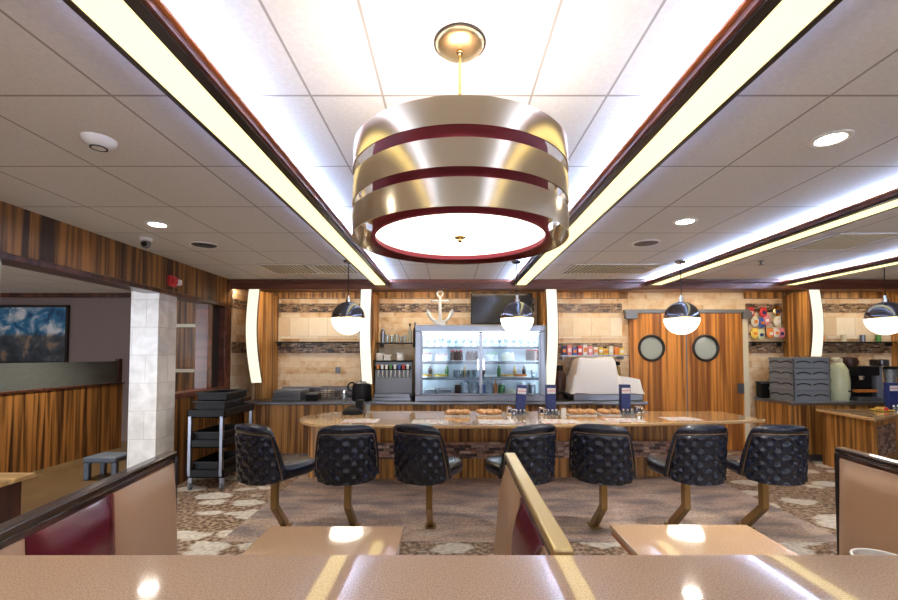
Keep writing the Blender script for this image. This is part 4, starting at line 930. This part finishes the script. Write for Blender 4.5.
# ---------------------------------------------------------------- counter stools
def stool(loc, rz, label):
    b = thing('counter_stool', loc, label, 'stool', 'tufted stools along the lunch counter', 0)
    NU, NV = 72, 44
    mb = MB(); bm = mb.bm
    zb, zt = .50, .945
    def surf(u, v, k):
        vc = max(0, 1 - v) ** .8; A = R(80) * vc + R(50) * (1 - vc)
        a = u * A
        rx = .238 + .012 * v; ry = .245 + .03 * v
        if k: rx -= .055; ry -= .055
        sa, ca = math.sin(a), math.cos(a)
        x = rx * math.copysign(abs(sa) ** .82, sa); y = -ry * math.copysign(abs(ca) ** .72, ca)
        z0 = zb + .045 * abs(u) ** 2.2 ; z1 = zt - .03 * abs(u) ** 6 + .012 * (1 - u * u)
        return Vector((x, y, z0 + (z1 - z0) * v)), a * rx
    def tuft(s, z):
        p = s / .088 + (z) / .105; q = s / .088 - (z) / .105
        # dimples on the diamond lattice crossings, shallow creases between them
        dp, dq = p - round(p), q - round(q)
        ds, dz = (dp + dq) / 2 * .088, (dp - dq) / 2 * .105
        dim = math.exp(-(ds * ds + dz * dz) / (2 * .015 ** 2))
        cr = max(math.exp(-(dp / .09) ** 2), math.exp(-(dq / .09) ** 2))
        return 1 - .75 * dim - .22 * cr
    def pt(u, v, k):
        P, s = surf(u, v, k)
        e = 1e-3
        P1, _ = surf(u + e, v, k); P2, _ = surf(u, v + e, k)
        nrm = (P1 - P).cross(P2 - P); nrm.normalize()
        if nrm.dot(Vector((P.x, P.y, 0))) < 0: nrm = -nrm
        if not k:
            inside = abs(u) < .86 and v < .85
            if inside:
                edge = min(1, (.86 - abs(u)) / .05, (.85 - v) / .05)
                d = .004 + .021 * tuft(s, P.z) * edge
            else:
                tt = (abs(u) - .86) / .14 if abs(u) >= .86 else 0
                t2 = (v - .85) / .15 if v >= .85 else 0
                d = .004 + .02 * math.sin(PI * max(0, min(1, max(tt, t2)))) ** .7
            P = P + nrm * d
        else: P = P - nrm * (.02 * math.sin(PI * (u + 1) / 2) * math.sin(PI * v))
        return P
    o_ = [[bm.verts.new(pt(-1 + 2 * i / NU, j / NV, 0)) for i in range(NU + 1)] for j in range(NV + 1)]
    n_ = [[bm.verts.new(pt(-1 + 2 * i / NU, j / NV, 1)) for i in range(NU + 1)] for j in range(NV + 1)]
    for g_ in (o_, n_):
        for j in range(NV):
            for i in range(NU): bm.faces.new((g_[j][i], g_[j][i + 1], g_[j + 1][i + 1], g_[j + 1][i]))
    for i in range(NU):
        bm.faces.new((o_[0][i], o_[0][i + 1], n_[0][i + 1], n_[0][i])); bm.faces.new((o_[NV][i], o_[NV][i + 1], n_[NV][i + 1], n_[NV][i]))
    for j in range(NV):
        bm.faces.new((o_[j][0], o_[j + 1][0], n_[j + 1][0], n_[j][0])); bm.faces.new((o_[j][NU], o_[j + 1][NU], n_[j + 1][NU], n_[j][NU]))
    mb.build('backrest', 'vinyl', b, 70)
    pp = [pt(-.865, v / 20 * .855, 0) for v in range(0, 21)] + [pt(-.865 + 1.73 * i / 40, .855, 0) for i in range(1, 41)] + [pt(.865, .855 * (1 - v / 20), 0) for v in range(1, 21)]
    pp = [p + Vector((p.x, p.y, 0)).normalized() * .003 for p in pp]
    MB().tube(pp, .0045, 6).build('piping', 'piping', b, 60)
    st = MB(); bm = st.bm
    # seat cushion: superellipse loft
    lev = [(.0, .86), (.012, .95), (.035, 1), (.075, 1), (.1, .95), (.115, .8), (.122, .4)]
    rows = []
    for z, k in lev:
        row = []
        for i in range(40):
            t = 2 * PI * i / 40; ct, s_ = math.cos(t), math.sin(t)
            row.append(bm.verts.new((.205 * k * math.copysign(abs(ct) ** .55, ct), .085 + .235 * k * math.copysign(abs(s_) ** .55, s_), .50 + z)))
        rows.append(row)
    for a, c2 in zip(rows, rows[1:]):
        for i in range(40): bm.faces.new((a[i], a[(i + 1) % 40], c2[(i + 1) % 40], c2[i]))
    bm.faces.new(rows[0][::-1]); bm.faces.new(rows[-1])
    st.build('seat', 'vinyl', b, 60)
    MB().lathe([(0, .47), (.09, .47), (.1, .5), (0, .5)], 24).build('swivel_plate', 'blackish', b, 50)
    b.rotation_euler = (0, 0, rz)
    # the post is fixed to the floor and points straight at the counter
    T = Matrix.Rotation(-rz, 4, 'Z')
    po = MB().box(-.026, .026, -.03, .03, .235, .48, T)
    prof = [(-.03, .24), (.03, .26), (.25, .05), (.25, .0), (.205, .0)]
    e = MB(); e.extr(prof, 'x', -.026, .026); bmesh.ops.transform(e.bm, matrix=T, verts=e.bm.verts)
    po.build('post', 'bronze', b, bevel=.005); e.build('angled_foot', 'bronze', b, bevel=.005)
    fl = MB().box(-.045, .045, .17, .29, 0, .012, T); fl.build('floor_plate', 'bronze', b, bevel=.003)
    return b
SY = 3.58
stools = [(-1.44, R(-30), 'leftmost black tufted stool, turned to show its seat on the right'),
          (-.84, R(10), 'black tufted stool second from left, its back nearly square to view'),
          (-.17, R(-27), 'black tufted stool third from left, over the left table'),
          (.57, R(24), 'middle black tufted stool, behind the narrow booth divider'),
          (1.26, R(-24), 'black tufted stool third from right'),
          (1.94, R(6), 'black tufted stool second from right, seat showing on its left'),
          (2.58, R(-4), 'rightmost black tufted stool at the counter corner')]
for (x, rz, la) in stools: stool((x, SY, .004), rz, la)

# ---------------------------------------------------------------- utility cart
ct = thing('utility_cart', (-2.92, 4.80, .0), 'black three-tier utility cart with grey posts and bus tubs on top', 'cart')
def tray(z, name='shelf'):
    MB().box(0, .42, 0, .72, z, z + .02).box(0, .42, 0, .018, z, z + .09).box(0, .42, .702, .72, z, z + .09).box(0, .018, 0, .72, z, z + .09).box(.402, .42, 0, .72, z, z + .09).build(name, 'black', ct, bevel=.006)
for z in (.14, .47, .80): tray(z)
for sx in (.035, .385):
    for sy in (.03, .69):
        MB().box(sx - .018, sx + .018, sy - .02 - (.02 if sy < .3 else -.02), sy + .02 - (.02 if sy < .3 else -.02), .16, .82).build('post', 'steel', ct, bevel=.004)
        q = MB().torus((sx, sy, .045), .03, .015, Matrix.Rotation(R(90), 3, 'Y'), 20, 8).build('caster', 'steel_dark', ct, 60)
        MB().box(sx - .02, sx + .02, sy - .015, sy + .015, .07, .14).build('fork', 'steel', q)
def tub(loc, label, w_, d_, h_):
    b = thing('bus_tub', loc, label, 'tub', 'black tubs on the cart')
    MB().box(-w_, w_, -d_, d_, 0, .012).box(-w_, w_, -d_, -d_ + .012, 0, h_).box(-w_, w_, d_ - .012, d_, 0, h_).box(-w_, -w_ + .012, -d_, d_, 0, h_).box(w_ - .012, w_, -d_, d_, 0, h_).build('tub', 'black', b, bevel=.005)
    MB().box(-w_ - .02, w_ + .02, -d_ - .02, -d_, h_ - .015, h_).box(-w_ - .02, w_ + .02, d_, d_ + .02, h_ - .015, h_).box(-w_ - .02, -w_, -d_, d_, h_ - .015, h_).box(w_, w_ + .02, -d_, d_, h_ - .015, h_).build('rim', 'blackm', b, bevel=.003)
tub((-2.71, 5.10, .82), 'front black tub on top of the utility cart', .17, .22, .16)
tub((-2.71, 5.16, .982), 'black tub stacked highest at the rear of the cart', .17, .24, .09)
tub((-2.71, 5.10, .49), 'black tub on the middle shelf of the cart', .165, .25, .15)
tub((-2.71, 5.10, .16), 'black tub on the bottom shelf of the cart', .165, .25, .15)

# ---------------------------------------------------------------- booths, tables, foreground ledge
def booth(xf, yf, xn, yn, face, z, lean, label, grp='panelled booth backs', capm='cap_wood'):
    """upholstered booth back from far end (xf,yf) towards the camera; face=+1 shows its +x side"""
    b = thing('booth_back', (xf, yf, 0), label, 'booth', grp)
    L = math.hypot(xn - xf, yn - yf); ang = math.atan2(yn - yf, xn - xf)     # local x runs to the near end
    b.rotation_euler = (0, 0, ang)
    s = 1 if face > 0 else -1          # side (local y) that shows; near direction is -Y so local +y is world +x
    def q(a, c2): return (min(a * s, c2 * s), max(a * s, c2 * s))
    th = .032
    y0, y1 = q(-th, th)
    # sloped core board
    def slab(x0, x1, ya, yb, z0, z1, dl, mat, name, bevel=.01, puff=0):
        mb = MB(); bm = mb.bm; NX, NZ = 14, 14
        F = []; B = []
        for j in range(NZ + 1):
            rf = []; rb = []
            for i in range(NX + 1):
                u = i / NX; v = j / NZ; zz = z0 + (z1 - z0) * v; off = dl * (1 - v)
                p = puff * (min(1, min(u, 1 - u) * 7) ** .5) * (min(1, min(v, 1 - v) * 7) ** .5)
                rf.append(bm.verts.new((x0 + (x1 - x0) * u, (yb + off + p) * s, zz))); rb.append(bm.verts.new((x0 + (x1 - x0) * u, ya * s, zz)))
            F.append(rf); B.append(rb)
        for G in (F, B):
            for j in range(NZ):
                for i in range(NX): bm.faces.new((G[j][i], G[j][i + 1], G[j + 1][i + 1], G[j + 1][i]))
        for i in range(NX): bm.faces.new((F[0][i], F[0][i + 1], B[0][i + 1], B[0][i])); bm.faces.new((F[NZ][i], F[NZ][i + 1], B[NZ][i + 1], B[NZ][i]))
        for j in range(NZ): bm.faces.new((F[j][0], F[j + 1][0], B[j + 1][0], B[j][0])); bm.faces.new((F[j][NX], F[j + 1][NX], B[j + 1][NX], B[j][NX]))
        return mb.build(name, mat, b, 50)
    MB().box(0, L, y0 * .5, y1 * .5, 0, z - .03).build('core_board', 'dark_wood', b)
    cap = MB().box(-.012, L, -th * .7, th * .7, z - .025, z).box(-.012, L, -th * .5, th * .5, z - .04, z - .025)
    cap.build('cap_rail', capm, b, bevel=.006)
    MB().box(-.014, .006, -th * .75, th * .75, 0, z - .025).build('end_board', 'blackish', b, bevel=.003)
    segs = [(.012, .41, 'tan'), (.41, .75, 'maroon'), (.75, L, 'tan')]
    for side in (1, -1):
        s_keep = s
        for (a, c2, m_) in segs:
            if a >= L: continue
            c2 = min(c2, L)
            if side == 1: slab(a + .002, c2 - .002, .016, .022, .42, z - .045, lean, m_, 'cushion_panel', puff=.022)
            else:
                s = -s_keep
                s2 = s
                mb = MB().box(a + .002, c2 - .002, min(s2 * .016, s2 * .04), max(s2 * .016, s2 * .04), .42, z - .045).build('rear_cushion_panel', m_, b, bevel=.01)
                s = s_keep
        s = s_keep
    # bench seat
    ys = sorted((.05 * s, .05 * s + .24 * s))
    MB().box(.02, L, ys[0], ys[1], .3, .45).build('bench_seat', 'tan', b, bevel=.03)
    MB().box(.03, L, ys[0] + .02, ys[1] - .02, 0, .3).build('bench_plinth', 'dark_wood', b)
    return b
def booth2(*a): return booth(*a)
ZB = 1.10
booth(-1.16, 1.80, -1.03, .90, 1, ZB, .03, 'tan booth back with maroon centre panel at lower left')
booth(.245, 1.77, .235, .90, -1, ZB, .06, 'narrow tan and maroon booth divider between the two tables', capm='satin_brass')  # brass cap stands in for cream light reflected along the dark rail
booth(1.70, 1.88, 1.61, .90, -1, ZB, .02, 'tan booth back with dark edge at lower right')
def table(x0, x1, y0, y1, label):
    b = thing('dining_table', ((x0 + x1) / 2, (y0 + y1) / 2, 0), label, 'table', 'tan booth tables'); w_ = (x1 - x0) / 2; d = (y1 - y0) / 2
    MB().box(-w_, w_, -d, d, .675, .70).build('table_top', 'table_top', b, bevel=.003); MB().box(-w_ + .004, w_ - .004, -d + .004, d - .004, .655, .675).build('edge_band', 'orange_edge', b)
    MB().lathe([(0, .02), (.035, .02), (.035, .655), (0, .655)], 20).build('pedestal', 'blackish', b, 50); MB().box(-.22, .22, -.22, .22, 0, .02).build('base_plate', 'blackish', b, bevel=.005)
table(-.84, -.215, .95, 2.04, 'left tan booth table reflecting a round lamp')
table(.755, 1.40, .95, 2.06, 'right tan booth table reflecting a round lamp')
ld = thing('serving_ledge', (0, .42, 0), 'broad speckled tan stone ledge across the foreground', 'counter')
MB().box(-2.4, 2.6, -.55, .462, 1.06, 1.10).build('ledge_top', 'quartz', ld, bevel=.008)
MB().box(-2.35, 2.55, .2, .42, 0, 1.06).build('knee_wall', 'zebra', ld)
b = thing('paper_bucket', (1.27, 1.28, .70), 'white tapered paper bucket just beyond the ledge at the right', 'bucket')
MB().lathe([(0, 0), (.045, 0), (.073, .20), (.068, .20), (.042, .006), (0, .006)], 32).build('body', 'paper', b, 50); MB().torus((0, 0, .20), .071, .004, None, 32, 8).build('rolled_rim', 'white', b, 60)
b = thing('crumb', (at_y(297, 1.65), 1.62, .70), 'tiny dark pen cap lying on the left booth table', 'pen cap')
b.name = 'pen_cap'
MB().tube([(-.008, 0, .004), (.008, .004, .004)], .004, 8).build('cap', 'black', b)
lt = thing('side_table', (-2.86, 2.58, 0), 'yellow topped wood side table at the left picture edge', 'table')
MB().box(-.25, .25, -.17, .16, .73, .76).build('table_top', 'maple', lt, bevel=.004); MB().box(-.24, .17, -.14, .13, 0, .73).build('body', 'zebra', lt); MB().box(.17, .20, -.13, .12, 0, .73).build('end_panel', 'dark_wood', lt)
